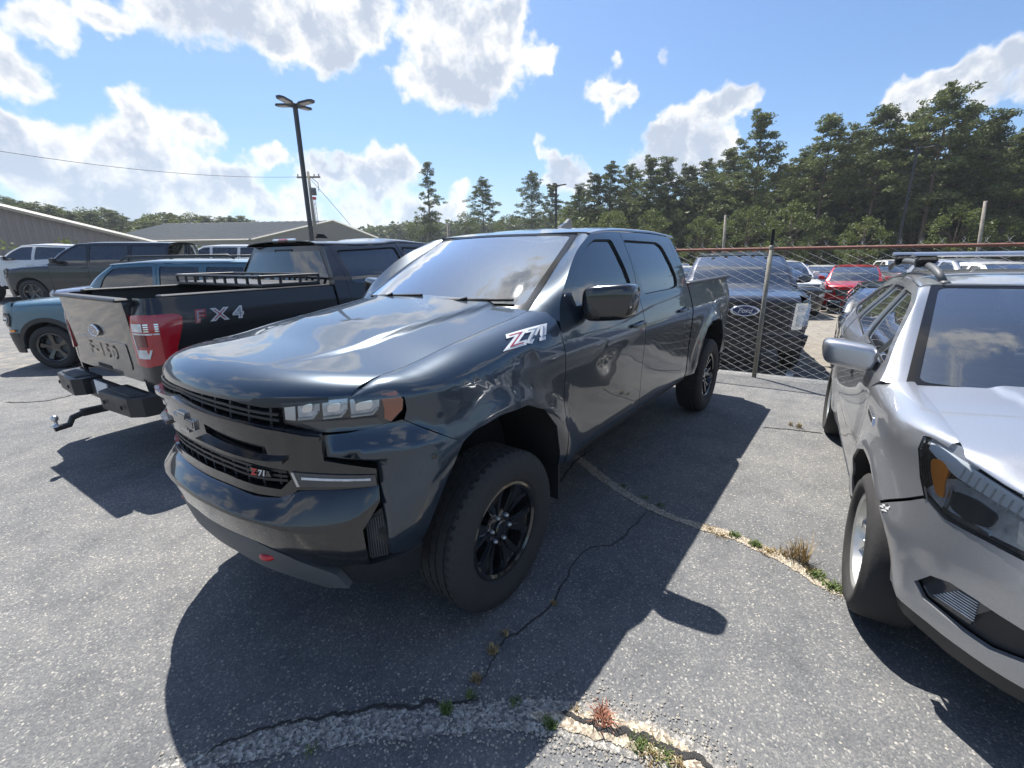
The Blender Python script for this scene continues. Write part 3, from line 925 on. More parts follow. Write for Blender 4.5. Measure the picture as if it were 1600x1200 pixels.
    m.box(((xa+xb_)/2, 0, (zb+.05+belt-.16)/2), (abs(xa-xb_), W*1.8, belt-.21-zb))
    m.box(((fo-.22+xa)/2, 0, (zb+.02+S['zf']-.16)/2), (fo-.22-xa, 1.2, S['zf']-.18-zb))
    m.box(((xr+.2+xb_)/2, 0, (zb+.1+belt-.25)/2), (abs(xr+.2-xb_), 1.2, (belt-.35-zb if kind == 'suv' else .3)))
    m.box((0, 0, rw), (.08, 1.5, .08)); m.box((-wb, 0, rw), (.10, 1.5, .10))
    m.build('underbody', MATTE, root)
    if interior or detail > 0:
        m = MB(); m.box((S['xc']-.30, 0, belt-.06), (.55, W*1.72, .14), bev=.04)
        m.build('dashboard', INTR, root)
        for sg in (1, -1):
            m = MB(); sx0 = x2+.12
            m.box((sx0, sg*.36, belt-.02), (.14, .46, .55), Matrix.Rotation(-.18, 3, 'Y'), bev=.05); m.box((sx0-.06, sg*.36, belt+.31), (.10, .26, .17), bev=.04)
            m.build('seat', SEAT, root)
        m = MB(); m.lathe([(.175, 0), (.187, .012), (.175, .024), (.163, .012)], 20, 'x', (0, 0, 0), close=True); m.box((.01, 0, 0), (.04, .3, .05))
        o = m.build('steering_wheel', INTR, root, True); o.location = (S['xc']-.62, .36, belt+.06); o.rotation_euler = (0, R(-20), 0)
        m = MB(); m.box((S['xt']+.10, 0, S['H']-.19), (.03, .24, .065), bev=.012); m.build('rear_view_mirror', MATTE, root)
    if kind == 'pickup':
        xe = S['xe']; zbed = S['zbed']; xb = xe-.03; xrs = xr+.06; wi = W-.10
        m = MB(); m.box(((xb+xrs)/2, 0, zbed-.52), (xb-xrs, 2*wi-.12, .04))
        for sg in (1, -1): m.box(((xb+xrs+.2)/2, sg*(wi), zbed-.26), (xb-xrs-.2, .03, .52))
        m.box((xb-.02, 0, zbed-.26), (.03, 2*wi, .52))
        m.build('bed_liner', BLACK, root)
        for sg in (1, -1):
            m = MB(); m.box(((xb+xrs)/2+.05, sg*(W-.085+S.get('rail_y', -.03)), zbed+.006), (xb-xrs-.14, .10, .022), bev=.008); m.build('bed_rail', S.get('rail_mat', BLACK), root)
        # back of the cab
        A_ = []
        for z in np.linspace(belt-.45, float(zd(xe))-.0, 7):
            y = float(sh.body(np.array([sh.sx(xe)]), np.array([z]))[0][1])-.004; A_.append((xe+(0.0 if z < belt else .10*(z-belt)/(zd(xe)-belt))-.002, y, z))
        ruled('cab_back', A_, [(a, -b, c) for a, b, c in A_], pm, root, 10, 9, .03, (-1, 0, 0))
        Bz = []
        for z in np.linspace(belt+.02, float(zd(xe))-.06, 6):
            y = float(sh.body(np.array([sh.sx(xe)]), np.array([z]))[0][1])-.09; Bz.append((xe+.10*(z-belt)/(zd(xe)-belt)-.012, y, z))
        ruled('rear_window', Bz, [(a, -b, c) for a, b, c in Bz], TINT, root, 8, 9, .03, (-1, 0, 0))
    if wheel is not None:
        tw = S.get('track', W-.125)
        for i, (x, sg) in enumerate(((0, 1), (0, -1), (-wb, 1), (-wb, -1))):
            w = wheel if (i == 0 and wheel.parent is None) else copy_tree(wheel)
            w.parent = root; w.location = (x, sg*tw, rw-.004); w.rotation_euler = (0, R(37*i), 0 if sg > 0 else PI)
    return hood, ws, roof


def xc_m(S): return S['xc']-.38


def superbox(m, c, d, sg=1, n=20, p=.42):
    """a rounded-corner housing, domed towards the front, flat towards the rear glass"""
    V = []; F = []; k = 2*n
    pw = lambda v, q: math.copysign(abs(v)**q, v)
    for i in range(n+1):
        th = -PI/2+PI*i/n
        for j in range(k):
            ph = 2*PI*j/k
            x = pw(math.cos(th), p)*pw(math.cos(ph), .55 if math.cos(ph) > 0 else .25); y = pw(math.cos(th), p)*pw(math.sin(ph), p); z = pw(math.sin(th), p)
            y2 = y*(1-.10*(z < 0)*abs(z)); 
            V.append((c[0]+x*d[0]/2-abs(y)*.0+sg*y*-.03*sg, c[1]+sg*y2*d[1]/2, c[2]+z*d[2]/2+.012*y))
    for i in range(n):
        for j in range(k):
            j2 = (j+1) % k; F.append([i*k+j, i*k+j2, (i+1)*k+j2, (i+1)*k+j])
    m.add(V, F)


def decal(name, body, sh, s0, z0, size, mat, parent, sgn=1, shear=.25, off=.003, offset=0.0, space=1.0, slope=0.0, fn=None, xs=1.0):
    """flat print laid on the curved body side: sgn is the direction in which the letters run along s"""
    V, F = text_mesh(body, size, offset, shear, space=space)
    if not V: return
    V = np.array(V); S_ = s0+sgn*V[:, 0]*xs; Z = z0+V[:, 1]+slope*V[:, 0]
    fn = fn or sh.body
    P = fn(S_, Z); e = .003
    A = fn(S_+e, Z)-fn(S_-e, Z); B = fn(S_, Z+e)-fn(S_, Z-e); Nn = np.cross(A, B); Nn /= np.linalg.norm(Nn, axis=1)[:, None]
    return mesh_obj(name, P+Nn*off, F, mat, parent)

# ------------------------------------------------------------------ the dark blue-grey pickup in the middle
HERO = paint('slate_blue_paint', (0.020, 0.036, 0.056), 0.5, 0.30, dust=0.04, ior=1.62)


AMBERH = simple('orange_reflector', (0.62, 0.16, 0.06), 0.2, coat=1)


def hero_truck():
    root = thing('pickup_truck', 'dark blue-grey crew cab pickup with black grille and black wheels in the middle', 'pickup truck', (0, 0, 0))
    plan = [(.95, 0), (.94, .2), (.90, .42), (.82, .60), (.70, .76), (.58, .87), (.46, .945), (.30, .99), (0, 1.015), (-.6, 1.02), (-3, 1.02), (-4.2, 1.01), (-4.58, .98), (-4.72, .88), (-4.75, .5), (-4.75, 0)]
    sec = spl([(0, -.12), (.40, -.075), (.52, -.04), (.62, -.016), (.72, -.014), (.86, -.012), (1.0, -.006), (1.14, .002), (1.20, .0), (1.30, -.026), (1.38, -.052), (1.44, -.078), (1.6, -.125), (1.8, -.215), (1.88, -.262), (1.95, -.33)], 0.012)
    zt = spl([(-1.2, 1.47), (-.6, 1.45), (-.36, 1.415), (.13, 1.345), (.49, 1.290), (.80, 1.285), (.95, 1.280)])
    dz = spl([(-1.2, .15), (-.4, .14), (.2, .11), (.5, .085), (.95, .08)])
    sh = Shape(plan, sec, lambda x: zt(x)-dz(x), zt, lambda x: 0*x+.80, flares=[(0, .38, .64, .045, .10), (-3.72, .38, .64, .042, .10)],
               front_d=lambda a, Z, nx: .040*(1-sstep(1.015, 1.10, Z))*sstep(0, .045, a-.955+.19*sstep(.97, 1.03, Z))*(1-sstep(1.10, 1.30, a))*sstep(.5, .7, Z)-.012*sstep(1.08, 1.13, Z)*(1-sstep(1.13, 1.2, Z))*sstep(.74, .80, a)*(1-sstep(1.1, 1.2, a)))
    S = dict(kind='pickup', shape=sh, W=1.02, H=1.955, wb=3.72, fo=.95, xr=-4.75, rw=.408, belt=1.40, sill=.555, zb=.42, xc=-.50, xt=-1.25, zc=1.43, zf=1.24, xe=-2.90, zbed=1.45,
             x1=-.55, x2=-1.72, x3=-2.74, xseam=.652, noseD=.17, nose=.10, nose_t=.45, crown=.045, cowl_curve=.05, nose_in=.0)
    S['zd'] = spl([(-.9, 1.80), (-1.25, 1.862), (-1.6, 1.888), (-2.3, 1.892), (-2.9, 1.862), (-3.0, 1.85)])
    S['zroof'] = spl([(-.9, 1.845), (-1.15, 1.874), (-1.28, 1.892), (-1.5, 1.922), (-1.9, 1.95), (-2.3, 1.955), (-2.9, 1.93), (-3.0, 1.92)])
    S['apil'] = [(-.565, 1.38), (-.64, 1.50), (-.80, 1.645), (-.98, 1.76), (-1.20, 1.850)]
    S['wse'] = [(-.50, .79, 1.435), (-.88, .735, 1.665), (-1.25, .665, 1.866)]
    S['wsb'] = .13
    S['rear_rake'] = 0; S['rr'] = -2.87
    S['arch_f'] = [(.47, .56), (.43, .72), (.37, .86), (.29, .975), (.22, 1.02), (.06, 1.04), (-.14, 1.035), (-.29, .97), (-.42, .84), (-.49, .66), (-.505, .56)]
    S['arch_r'] = [(x-3.72, z) for x, z in ((.52, .56), (.505, .68), (.44, .85), (.31, .98), (.15, 1.035), (-.10, 1.035), (-.27, 1.0), (-.42, .86), (-.50, .70), (-.52, .56))]
    S['fender'] = [(-.5465, .565), (-.505, .565), (-.49, .66), (-.42, .84), (-.29, .97), (-.14, 1.035), (.06, 1.04), (.22, 1.02), (.285, .985), (.40, 1.06), (.505, 1.125), (.495, 1.165), (.50, 1.228), (.56, 1.235), (.645, 1.232)]
    S['wf'] = [(-.74, 1.435), (-.76, 1.51), (-.86, 1.62), (-1.0, 1.72), (-1.14, 1.79), (-1.26, 1.828), (-1.52, 1.832), (-1.64, 1.47), (-1.62, 1.435)]
    S['wr'] = [(-1.835, 1.435), (-1.72, 1.833), (-2.40, 1.825), (-2.50, 1.79), (-2.645, 1.52), (-2.63, 1.46), (-2.5, 1.438)]
    S['handles'] = (-1.57, -2.60); S['zhandle'] = 1.245; S['handle_mat'] = HERO
    S['mirror'] = (-.87, 1.125, 1.465, .15, .31, .205); S['mirror_mat'] = BLACKG
    S['dark_rear'] = TINT
    S['track'] = .905

    def hoodf(x, y, t):
        w = .56-.20*np.clip((x+.5)/1.4, 0, 1)
        k = np.clip((w+.03-np.abs(y))/.06, 0, 1); k = k*k*(3-2*k)
        fade = np.clip((.93-x)/.9, 0, 1); fade = fade*fade*(3-2*fade)
        return (.022*k)*fade
    S['hoodf'] = hoodf
    sh.nose_fn = lambda x: .055*(1-np.cos(np.clip((x-.49)/.17, 0, 1)*PI/2))
    tw = make_wheel(.408, .275, .245, 'blade6', BLACKG, hero=True)
    hood, ws, roof = build_car(root, S, HERO, detail=2, glass_s=TINT, wheel=tw, interior=True, skip_front=True)
    B = sh.body

    def fp(name, half, mat, off=0.0, th=.012, fn=B, both=True, lab=None, step=(.05, .04), sgs=(1, -1)):
        for sg in (sgs if both else (1,)):
            panel(name, [(sg*a, b) for a, b in half], fn, mat, root, step, off=off, th=th)

    def full(half): return half+[(-a, b) for a, b in half[::-1] if abs(a) > 1e-6]
    # dark core behind the openings
    panel('grille_backing', full([(0, .62), (.9, .60), (1.02, .62), (1.02, 1.12), (1.0, 1.235), (.6, 1.235), (0, 1.25)]), B, MATTE, root, (.1, .1), off=-.06, th=0)
    fp('bumper_corner', [(.765, 1.095), (.86, 1.098), (1.0, 1.118), (1.068, 1.127), (1.308, .985), (1.226, .862), (1.158, .725), (1.105, .59), (1.04, .558), (.979, .568), (.962, .80), (.957, .975), (.77, 1.005)], HERO, th=.02)
    panel('hood_trim', full([(0, 1.228), (.35, 1.224), (.55, 1.204), (.625, 1.206), (.80, 1.222), (.80, 1.240), (.6, 1.240), (.3, 1.240), (0, 1.240)]), B, BLACK, root, (.06, .05), off=.0, th=.02)
    gs = [(0, 1.195), (.33, 1.168), (.45, 1.158), (.63, 1.134), (.77, 1.105), (.765, 1.0), (.955, .95), (.957, .875), (.645, .878), (.60, .845), (.467, .848), (.29, .862), (0, .865)]
    slot = [(.22, 1.112), (.40, 1.082), (.543, 1.060), (.548, 1.028), (.515, 1.028), (.221, 1.074)]
    low = full([(0, 1.012), (.165, 1.008), (.458, .983), (.620, .960), (.628, .925), (.575, .878), (.468, .886), (.293, .905), (0, .912)])
    panel('grille_surround', full(gs), B, BLACKG, root, (.05, .04), off=.022, th=.05, holes=[slot, [(-a, b) for a, b in slot][::-1], low])

    def bars(name, pts_lo, pts_hi, nh, nv, mat, off, w=.006, smax=.6, dep=.03):
        lo = lambda s_: np.interp(abs(s_), [p[0] for p in pts_lo], [p[1] for p in pts_lo]); hi = lambda s_: np.interp(abs(s_), [p[0] for p in pts_hi], [p[1] for p in pts_hi])
        ss = np.linspace(-smax, smax, 25)
        for i in range(1, nh+1):
            k = i/(nh+1)
            c = [(s_, lo(s_)+(hi(s_)-lo(s_))*k) for s_ in ss]
            panel(name, [(a, b-w) for a, b in c]+[(a, b+w) for a, b in c[::-1]], B, mat, root, (.08, .1), off=off, th=dep)
        for s_ in np.linspace(-smax*.94, smax*.94, nv):
            panel(name, [(s_-.005, lo(s_)), (s_+.005, lo(s_)), (s_+.011, hi(s_)), (s_+.001, hi(s_))], B, mat, root, (.08, .1), off=off-.004, th=dep)
    bars('grille_bar', [(0, 1.195), (.33, 1.168), (.45, 1.158), (.63, 1.134)], [(0, 1.228), (.35, 1.224), (.55, 1.204), (.63, 1.2)], 2, 13, BLACK, .006, .005, .61)
    bars('lower_grille_bar', [(0, .912), (.293, .905), (.468, .886), (.62, .89)], [(0, 1.012), (.165, 1.008), (.458, .983), (.62, .96)], 3, 15, BLACK, .006, .0055, .60)
    bars('slot_bar', [(.0, 1.09), (.548, 1.02)], [(0, 1.13), (.548, 1.065)], 1, 2, BLACK, .0, .005, .54)
    for sg in (1, -1):
        panel('grille_ridge', [(sg*a, b) for a, b in [(.17, 1.052), (.30, 1.040), (.50, 1.014), (.56, 1.010), (.62, 1.014), (.62, 1.0), (.56, .994), (.50, .998), (.30, 1.022), (.17, 1.036)]], B, BLACKG, root, (.05, .05), off=.046, th=.035)
        panel('grille_ridge', [(sg*a, b) for a, b in [(0, 1.192), (.33, 1.165), (.45, 1.155), (.63, 1.130), (.765, 1.10), (.765, 1.086), (.63, 1.114), (.45, 1.139), (.33, 1.149), (0, 1.176)]], B, BLACKG, root, (.05, .05), off=.040, th=.03)
    # bow-tie emblem
    bt = [(-.100, .018), (-.045, .018), (-.036, .038), (.046, .038), (.036, .018), (.110, .018), (.100, -.018), (.045, -.018), (.036, -.038), (-.046, -.038), (-.036, -.018), (-.110, -.018)]
    c0 = (.045, 1.093)
    em = panel('emblem_rim', [(c0[0]+a*1.06, c0[1]+b*1.12) for a, b in bt], B, SILV, root, (.1, .1), off=.032, th=.010)
    panel('emblem_face', [(c0[0]+a*.96, c0[1]+b*.86) for a, b in bt], B, BLACKG, em, (.1, .1), off=.034, th=.001)
    for sg in (1, -1): panel('lamp_filler', [(sg*a, b) for a, b in [(.78, 1.22), (1.02, 1.225), (1.02, 1.262), (.78, 1.268)]], B, HERO, root, off=-.016, th=0)
    # headlamps
    hl = [(.628, 1.222), (.837, 1.236), (.997, 1.244), (1.055, 1.246), (1.078, 1.211), (1.073, 1.169), (1.025, 1.123), (.969, 1.108), (.782, 1.105), (.745, 1.112), (.629, 1.150)]
    for sg in (1, -1):
        f = lambda pts: [(sg*a, b) for a, b in pts]
        h = panel('headlight', f(hl), B, BLACKG, root, (.05, .05), off=-.012, th=.03)
        panel('housing_frame', f([(.632, 1.222), (.676, 1.226), (.672, 1.156), (.632, 1.160)]), B, SILV, h, (.1, .1), off=-.002)
        for a0, a1 in ((.682, .765), (.775, .868), (.878, .985)):
            panel('reflector', f([(a0, 1.165), (a1-.03, 1.168), (a1, 1.19), (a1+.004, 1.238), (a0+.002, 1.228)]), B, WLENS, h, (.03, .03), off=-.006, th=.006)
            panel('light_guide', f([(a0, 1.158), (a1-.025, 1.162), (a1-.003, 1.185), (a1-.008, 1.19), (a1-.03, 1.169), (a0, 1.165)]), B, WHITE, h, (.1, .1), off=.002, th=.01)
            panel('projector', f(rnd([(a0+.02, 1.185), (a1-.025, 1.19), (a1-.02, 1.222), (a0+.024, 1.214)], .012)), B, CHROME, h, (.1, .1), off=.002, th=.006)
        panel('turn_signal', f([(.995, 1.240), (1.053, 1.243), (1.075, 1.210), (1.070, 1.169), (1.024, 1.126), (1.0, 1.14), (1.003, 1.18)]), B, AMBERH, h, (.03, .03), off=-.001, th=.01)
        panel('lamp_trim', f([(.69, 1.148), (.975, 1.148), (.985, 1.120), (.79, 1.115), (.75, 1.122)]), B, DLENS, h, (.1, .1), off=-.002)
        panel('lens_cover', f(hl), B, COVER, h, (.05, .05), off=.005, th=0)
        # lower lamp strip
        d = panel('fog_light', f([(.634, .958), (.948, .926), (.956, .880), (.648, .897)]), B, DLENS, root, (.06, .05), off=.028, th=.02)
        panel('light_guide', f([(.672, .938), (.93, .915), (.93, .906), (.672, .928)]), B, WLENS, d, (.1, .1), off=.032, th=.006)
        panel('lamp_edge', f([(.634, .958), (.644, .957), (.66, .897), (.648, .897)]), B, SILV, d, (.1, .1), off=.031, th=.006)
    # bumper: shelf, lip, face
    ztop = spl([(0, .862), (.3, .858), (.45, .842), (.55, .846), (.63, .876), (.70, .885), (.96, .876), (1.0, .876)])
    zlip = spl([(0, .800), (.28, .785), (.49, .765), (.63, .735), (.70, .726), (.83, .738), (.96, .815), (1.0, .83)])
    zbt = spl([(0, .675), (.23, .665), (.41, .655), (.58, .608), (.74, .540), (.89, .545), (1, .56)])
    ofl = spl([(0, .085), (.5, .085), (.72, .080), (.86, .055), (.96, .012), (1.0, .0)])

    def bfn(S_, v):
        S_ = np.asarray(S_, float); v = np.asarray(v, float); a = np.abs(S_)
        k1 = np.clip(v, 0, 1); k2 = np.clip(v-1, 0, 1)
        z = ztop(a)+(zlip(a)-ztop(a))*np.power(k1, 1.35)+(zbt(a)-zlip(a))*k2
        of = ofl(a)*np.power(k1, .85)-(.035*k2)+.004
        P = B(S_, z); i = np.interp(a, sh.S, sh.N[:, 0]); j = np.interp(a, sh.S, sh.N[:, 1])*np.where(S_ < 0, -1, 1)
        P[:, 0] += i*of; P[:, 1] += j*of
        return P
    panel('bumper_shelf', [(-.955, 0), (.955, 0), (.955, 1), (-.955, 1)], bfn, BLACKG, root, (.04, .15), th=.0, flip=True)
    panel('front_bumper', full([(0, 1), (.955, 1), (.885, 1.25), (.892, 2), (.5, 2), (0, 2)]), bfn, BLACKG, root, (.04, .15), th=.02, flip=True)
    for sg in (1, -1):
        vt = panel('air_vent', [(sg*a, b) for a, b in [(.885, .722), (.955, .775), (.979, .567), (.892, .541)]], B, BLACK, root, (.1, .1), off=-.008, th=.02)
        for k in range(8):
            s0 = .893+.0095*k
            panel('vent_rib', [(sg*s0, .565), (sg*(s0+.003), .565), (sg*(s0+.0005), .725+.004*k), (sg*(s0-.0025), .722+.004*k)], B, GREYP, vt, (.1, .2), off=.001, th=.01)
    fp('valance', [(.737, .535), (.889, .535), (.98, .555), (1.04, .552), (1.105, .585), (1.10, .415), (.787, .425), (.72, .455)], BLACK, off=.012, th=.03)
    panel('skid_plate', full([(0, .670), (.226, .652), (.41, .645), (.56, .600), (.76, .50), (.80, .425), (.70, .415), (.52, .485), (.24, .545), (0, .56)]), B, GREYP, root, (.05, .05), off=.045, th=.05)
    panel('lower_fascia', full([(0, .62), (.75, .60), (1.0, .58), (1.02, .40), (.6, .38), (0, .42)]), B, MATTE, root, (.1, .1), off=-.03, th=.03)
    for sg in (1, -1):
        m = MB(); c = (.865, sg*.445, .572)
        pts = [(c[0]-.08, c[1]-.035, c[2]+.02), (c[0]+.01, c[1]-.042, c[2]), (c[0]+.045, c[1]-.02, c[2]-.006), (c[0]+.045, c[1]+.02, c[2]-.006), (c[0]+.01, c[1]+.042, c[2]), (c[0]-.08, c[1]+.035, c[2]+.02)]
        m.tube([tuple(p) for p in resample(pts, 16)], .014, 8); m.build('tow_hook', RED, root, True)
    # badge in the lower grille, decals on fender and bed
    DEC = simple('decal_white', (0.62, 0.64, 0.66), 0.4, coat=1); DECR = simple('decal_red', (0.30, 0.02, 0.03), 0.4, coat=1); DECG = simple('decal_grey', (0.20, 0.25, 0.32), 0.35, coat=1)
    sb = .487
    panel('badge', [(sb-.045, .962), (sb+.045, .952), (sb+.05, .925), (sb-.04, .935)], B, BLACKG, root, (.1, .1), off=.018, th=.02)
    decal('badge_print', 'Z', sh, sb-.026, .944, .038, RED, root, 1, .3, .0225, .002)
    decal('badge_print', '71', sh, sb+.012, .942, .036, DEC, root, 1, .3, .0225, .001, fn=B)
    F_ = sh.fender
    for (sg) in (1, -1):
        s0 = sg*sh.sx(-.25)
        for tx, dx, m1 in (('Z', .105, DECR), ('7', -.02, DECG), ('1', -.11, DECG)):
            # letters run from rear to front on the left side, front to rear on the right
            decal('decal_outline', tx, sh, s0+dx*-1, 1.342, .084, DEC, root, 1, .5, .0025, .007, fn=F_, xs=2.3)
            decal('decal', tx, sh, s0+dx*-1, 1.342, .080, m1, root, 1, .5, .0035, -.001, fn=F_, xs=2.3)
    for sg in (1, -1):
        s0 = sg*sh.sx(-4.30)
        for tx, dx, m1 in (('Z', -.09, DECR), ('7', 0.0, DECG), ('1', .075, DECG)):
            decal('decal_outline', tx, sh, s0+dx, 1.33, .14, DEC, root, 1, .35, .0025, .009, xs=1.1)
            decal('decal', tx, sh, s0+dx, 1.33, .135, m1, root, 1, .35, .0035, -.001, xs=1.1)
    # wipers
    for y0, y1 in ((.10, .68), (-.62, -.02)):
        P0 = ws(np.array([.02, .05, .075]), np.array([y0, (y0+y1)/2, y1])/.79)
        m = MB(); m.tube([tuple(p+np.array([.01, 0, .018])) for p in P0], .009, 6); m.tube([tuple(P0[0]+np.array([.05, .06, -.02])), tuple(P0[1]+np.array([.02, 0, .03]))], .008, 6)
        m.build('windshield_wiper', MATTE, root)
    # parking sensor dot, aerial fin, mud guard, door sill strip, washer
    m = MB(); m.prism([(-.10, 0), (.11, 0), (.06, .028), (.0, .05), (-.055, .085), (-.085, .085)], (-.02, .02), lambda a, b, c: (a-1.98, .10+c*(1-b*4), 1.945+b))
    m.build('shark_fin_antenna', BLACKG, root)
    for sg in (1, -1):
        m = MB(); p = B(np.array([sg*1.17]), np.array([.97]))[0]; n = np.array([sh.N[np.searchsorted(sh.S, 1.17)][0], sg*sh.N[np.searchsorted(sh.S, 1.17)][1], 0])
        m.lathe([(.012, -.004), (.012, .003), (.008, .004), (.001, .004)], 12, 'x'); o = m.build('parking_sensor', BLACKG, root, True); o.location = p; o.rotation_euler = (0, 0, math.atan2(n[1], n[0]))
        m = MB(); m.box((-.535, sg*.90, .50), (.012, .20, .36), bev=.004); m.build('mud_flap', BLACK, root)
        m = MB(); m.box((-3.72-.56, sg*.90, .50), (.012, .22, .34), bev=.004); m.build('mud_flap', BLACK, root)
        m = MB(); m.tube([(-.56, sg*.955, .555), (-1.7, sg*.965, .555), (-2.88, sg*.965, .555)], .012, 6); m.build('rocker_trim', BLACK, root)
        m = MB(); m.box((-.87+.055, sg*1.155, 1.545), (.02, .24, .012)); 
    root.scale = (1, .94, 1); root.location = (0, .06, 0)
    return root, S


hero_root, HS = hero_truck()

# ------------------------------------------------------------------ the other vehicles
DECW = simple('print_white', (0.62, 0.64, 0.66), 0.4, coat=1); DECR2 = simple('print_red', (0.34, 0.02, 0.03), 0.4, coat=1); DECG2 = simple('print_grey', (0.25, 0.28, 0.31), 0.35, coat=1)
BLUEB = simple('badge_blue', (0.01, 0.03, 0.12), 0.3, coat=1)


def oval_badge(parent, c, nrm_yaw, w, h, text='Ford', name='oval_badge', facemat=None):
    """ellipse badge facing along nrm_yaw (0 = +x)"""
    m = MB(); n = 28
    m.lathe([(1.0, 0), (1.0, .5), (.9, 1.0), (.84, .8), (.84, .3)], n, 'x')
    V = [(x*.012, y*w/2, z*h/2) for x, y, z in m.v]
    o = mesh_obj(name, V, m.f, CHROME, parent, True); o.location = c; o.rotation_euler = (0, 0, nrm_yaw)
    m = MB(); m.prism([(math.cos(2*PI*k/n)*w*.43, math.sin(2*PI*k/n)*h*.43) for k in range(n)], (.002, .007), lambda a, b, c_: (c_, a, b))
    m.build('badge_face', facemat or BLUEB, o)
    V, F = text_mesh(text, h*.62, 0, .3)
    mesh_obj('badge_print', [(.0085, v[0], v[1]) for v in V], F, DECW, o)
    return o


def f150():
    P = paint('black_paint', (0.008, 0.010, 0.014), 0.1, 0.28, dust=0.02, ior=1.36)
    root = thing('pickup_truck', 'black pickup seen from behind, big red tail lamps and tow ball, at the left', 'pickup truck')
    S = gen_spec('pickup', L=5.89, W=1.01, H=1.955, wb=3.69, fo=.93, rw=.415, zc=1.36, zf=1.14, belt=1.36, xc=-.5, xt=-1.3, zb=.42, sill=.54, xe=-2.75, zbed=1.42, box=.8, glass_y=.70)
    # tail plane is at xr = -4.62+... place it where the bumper stands in the lot
    yaw = R(184.0); xr = S['xr']
    S['xe'] = xr+1.78; S['rr'] = S['xe']+.03
    S['x3'] = S['xe']+.16; S['x2'] = S['x3']+1.02; S['x1'] = S['x2']+1.13; S['apil'] = [(x-.0, z) for x, z in S['apil']]
    tail = np.array([.571, -3.10])
    loc = tail-np.array([math.cos(yaw), math.sin(yaw)])*xr
    root.location = (loc[0], loc[1], .03); root.rotation_euler = (0, 0, yaw)
    sh = S['shape']; B = sh.body
    S['xrseam'] = xr+.06
    pl_ = [(.93, 0), (.91, .36), (.86, .63), (.80, .83), (.67, .95), (.43, .995), (0, 1.01), (-.6, 1.01), (xr+1.0, 1.01), (xr+.30, 1.005), (xr+.12, .985), (xr+.04, .935), (xr+.012, .85), (xr+.002, .72), (xr, .3), (xr, 0)]
    o_ = S['shape']; S['shape'] = Shape(pl_, o_.sec, o_.zs, o_.zt, o_.yh)
    S['dark_rear'] = TINT
    wh = make_wheel(.415, .27, .24, 'five', BLACKG)
    # bed side is cut for the lamp
    sh = S['shape']; B = sh.body
    hood, ws, roof = build_car(root, S, P, detail=2, glass_s=TINT, wheel=wh)
    # tail: tailgate between the lamps
    sm = sh.smax; s_y = lambda y: sh.ry(y)

    def tail_fn(y, z):
        y = np.asarray(y, float); z = np.asarray(z, float)
        x = sh.xrear(y)+0*z-.012
        x = x-.018*np.clip((z-1.12)/.3, 0, 1)**1.5+.03*np.exp(-((z-1.17)/.035)**2)*0+.014*np.clip((1.14-z)/.25, 0, 1)
        return np.stack([x, y+0*z, z], -1)
    tg = panel('tailgate', rnd([(-.765, .74), (.765, .74), (.775, 1.40), (-.775, 1.40)], .03), tail_fn, P, root, (.08, .03), flip=True, th=.03)
    m = MB(); m.box((xr-.02, 0, 1.405), (.10, 1.54, .03), bev=.012); m.build('tailgate_cap', BLACK, tg)
    panel('tailgate_recess', rnd([(-.60, .82), (.60, .82), (.60, 1.04), (-.60, 1.04)], .03), tail_fn, P, tg, (.1, .05), flip=True, off=.006, th=.006)
    V, F = text_mesh('F-150', .20, .004, 0, space=1.25)
    V = np.array(V); Pn = tail_fn(V[:, 0]*-1.25, .935+V[:, 1]*.85); Pn[:, 0] -= .015
    mesh_obj('embossed_lettering', Pn, [f[::-1] for f in F], P, tg)
    oval_badge(tg, (xr-.024, .0+.02, 1.115), PI, .25, .105)
    panel('handle_recess', [(-.10, .77), (.22, .77), (.22, .80), (-.10, .80)], tail_fn, MATTE, tg, flip=True, off=.004, th=.004)
    for sg in (1, -1):
        f = lambda pts: [(sg*a, b) for a, b in pts]
        sl0, sl1 = s_y(.775), sh.sx(xr+.28)
        prof = [(sl0, 0.895), (sl0, 1.274), (sl0-.06, 1.29), (sl1+.05, 1.29), (sl1, 1.27), (sl1+.015, 1.192), (sh.sx(xr+.18), 0.965), (sh.sx(xr+.10), 0.902), (s_y(.90), 0.875)]
        tl = panel('tail_light', rnd(f(prof), .025), B, REDL, root, (.05, .05), off=.016, th=.03)
        a0 = s_y(.81); a1 = sh.sx(xr+.10)
        lerp = lambda k: a0+(a1-a0)*k
        panel('reverse_lamp', f([(a0, 1.161), (a0, 1.223), (lerp(.55), 1.223), (lerp(.55), 1.161)]), B, WLENS, tl, off=.020, th=.004)
        for k in range(4): panel('lamp_fin', f([(lerp(.6), 1.161+.017*k), (lerp(.6), 1.171+.017*k), (lerp(1.05), 1.171+.017*k), (lerp(1.05), 1.161+.017*k)]), B, CHROME, tl, off=.021, th=.004)
        panel('brake_lamp', f([(lerp(.05), 1.043), (lerp(.05), 1.145), (lerp(.62), 1.137), (lerp(.62), 1.043)]), B, DREDL, tl, off=.019, th=.004)
        panel('lamp_surround', f([(a0, 1.153), (a0, 1.141), (lerp(1.05), 1.137), (lerp(1.05), 1.149)]), B, WLENS, tl, off=.021, th=.004)
        panel('lamp_surround', f([(lerp(.0), 1.137), (lerp(.05), 1.137), (lerp(.16), 0.957), (lerp(.10), 0.949)]), B, WLENS, tl, off=.021, th=.004)
        panel('lower_lamp', f([(lerp(.12), 0.949), (lerp(.10), 1.02), (lerp(.75), 1.02), (lerp(.62), 0.949)]), B, WLENS, tl, off=.020, th=.004)
        # body corner below the lamp
        panel('bed_corner', f([(s_y(.77), .62), (s_y(.77), .890), (s_y(.90), .870), (sh.sx(xr+.10), .900), (sh.sx(xr+.055), .62)]), B, P, root, (.05, .05), off=.0, th=.02)
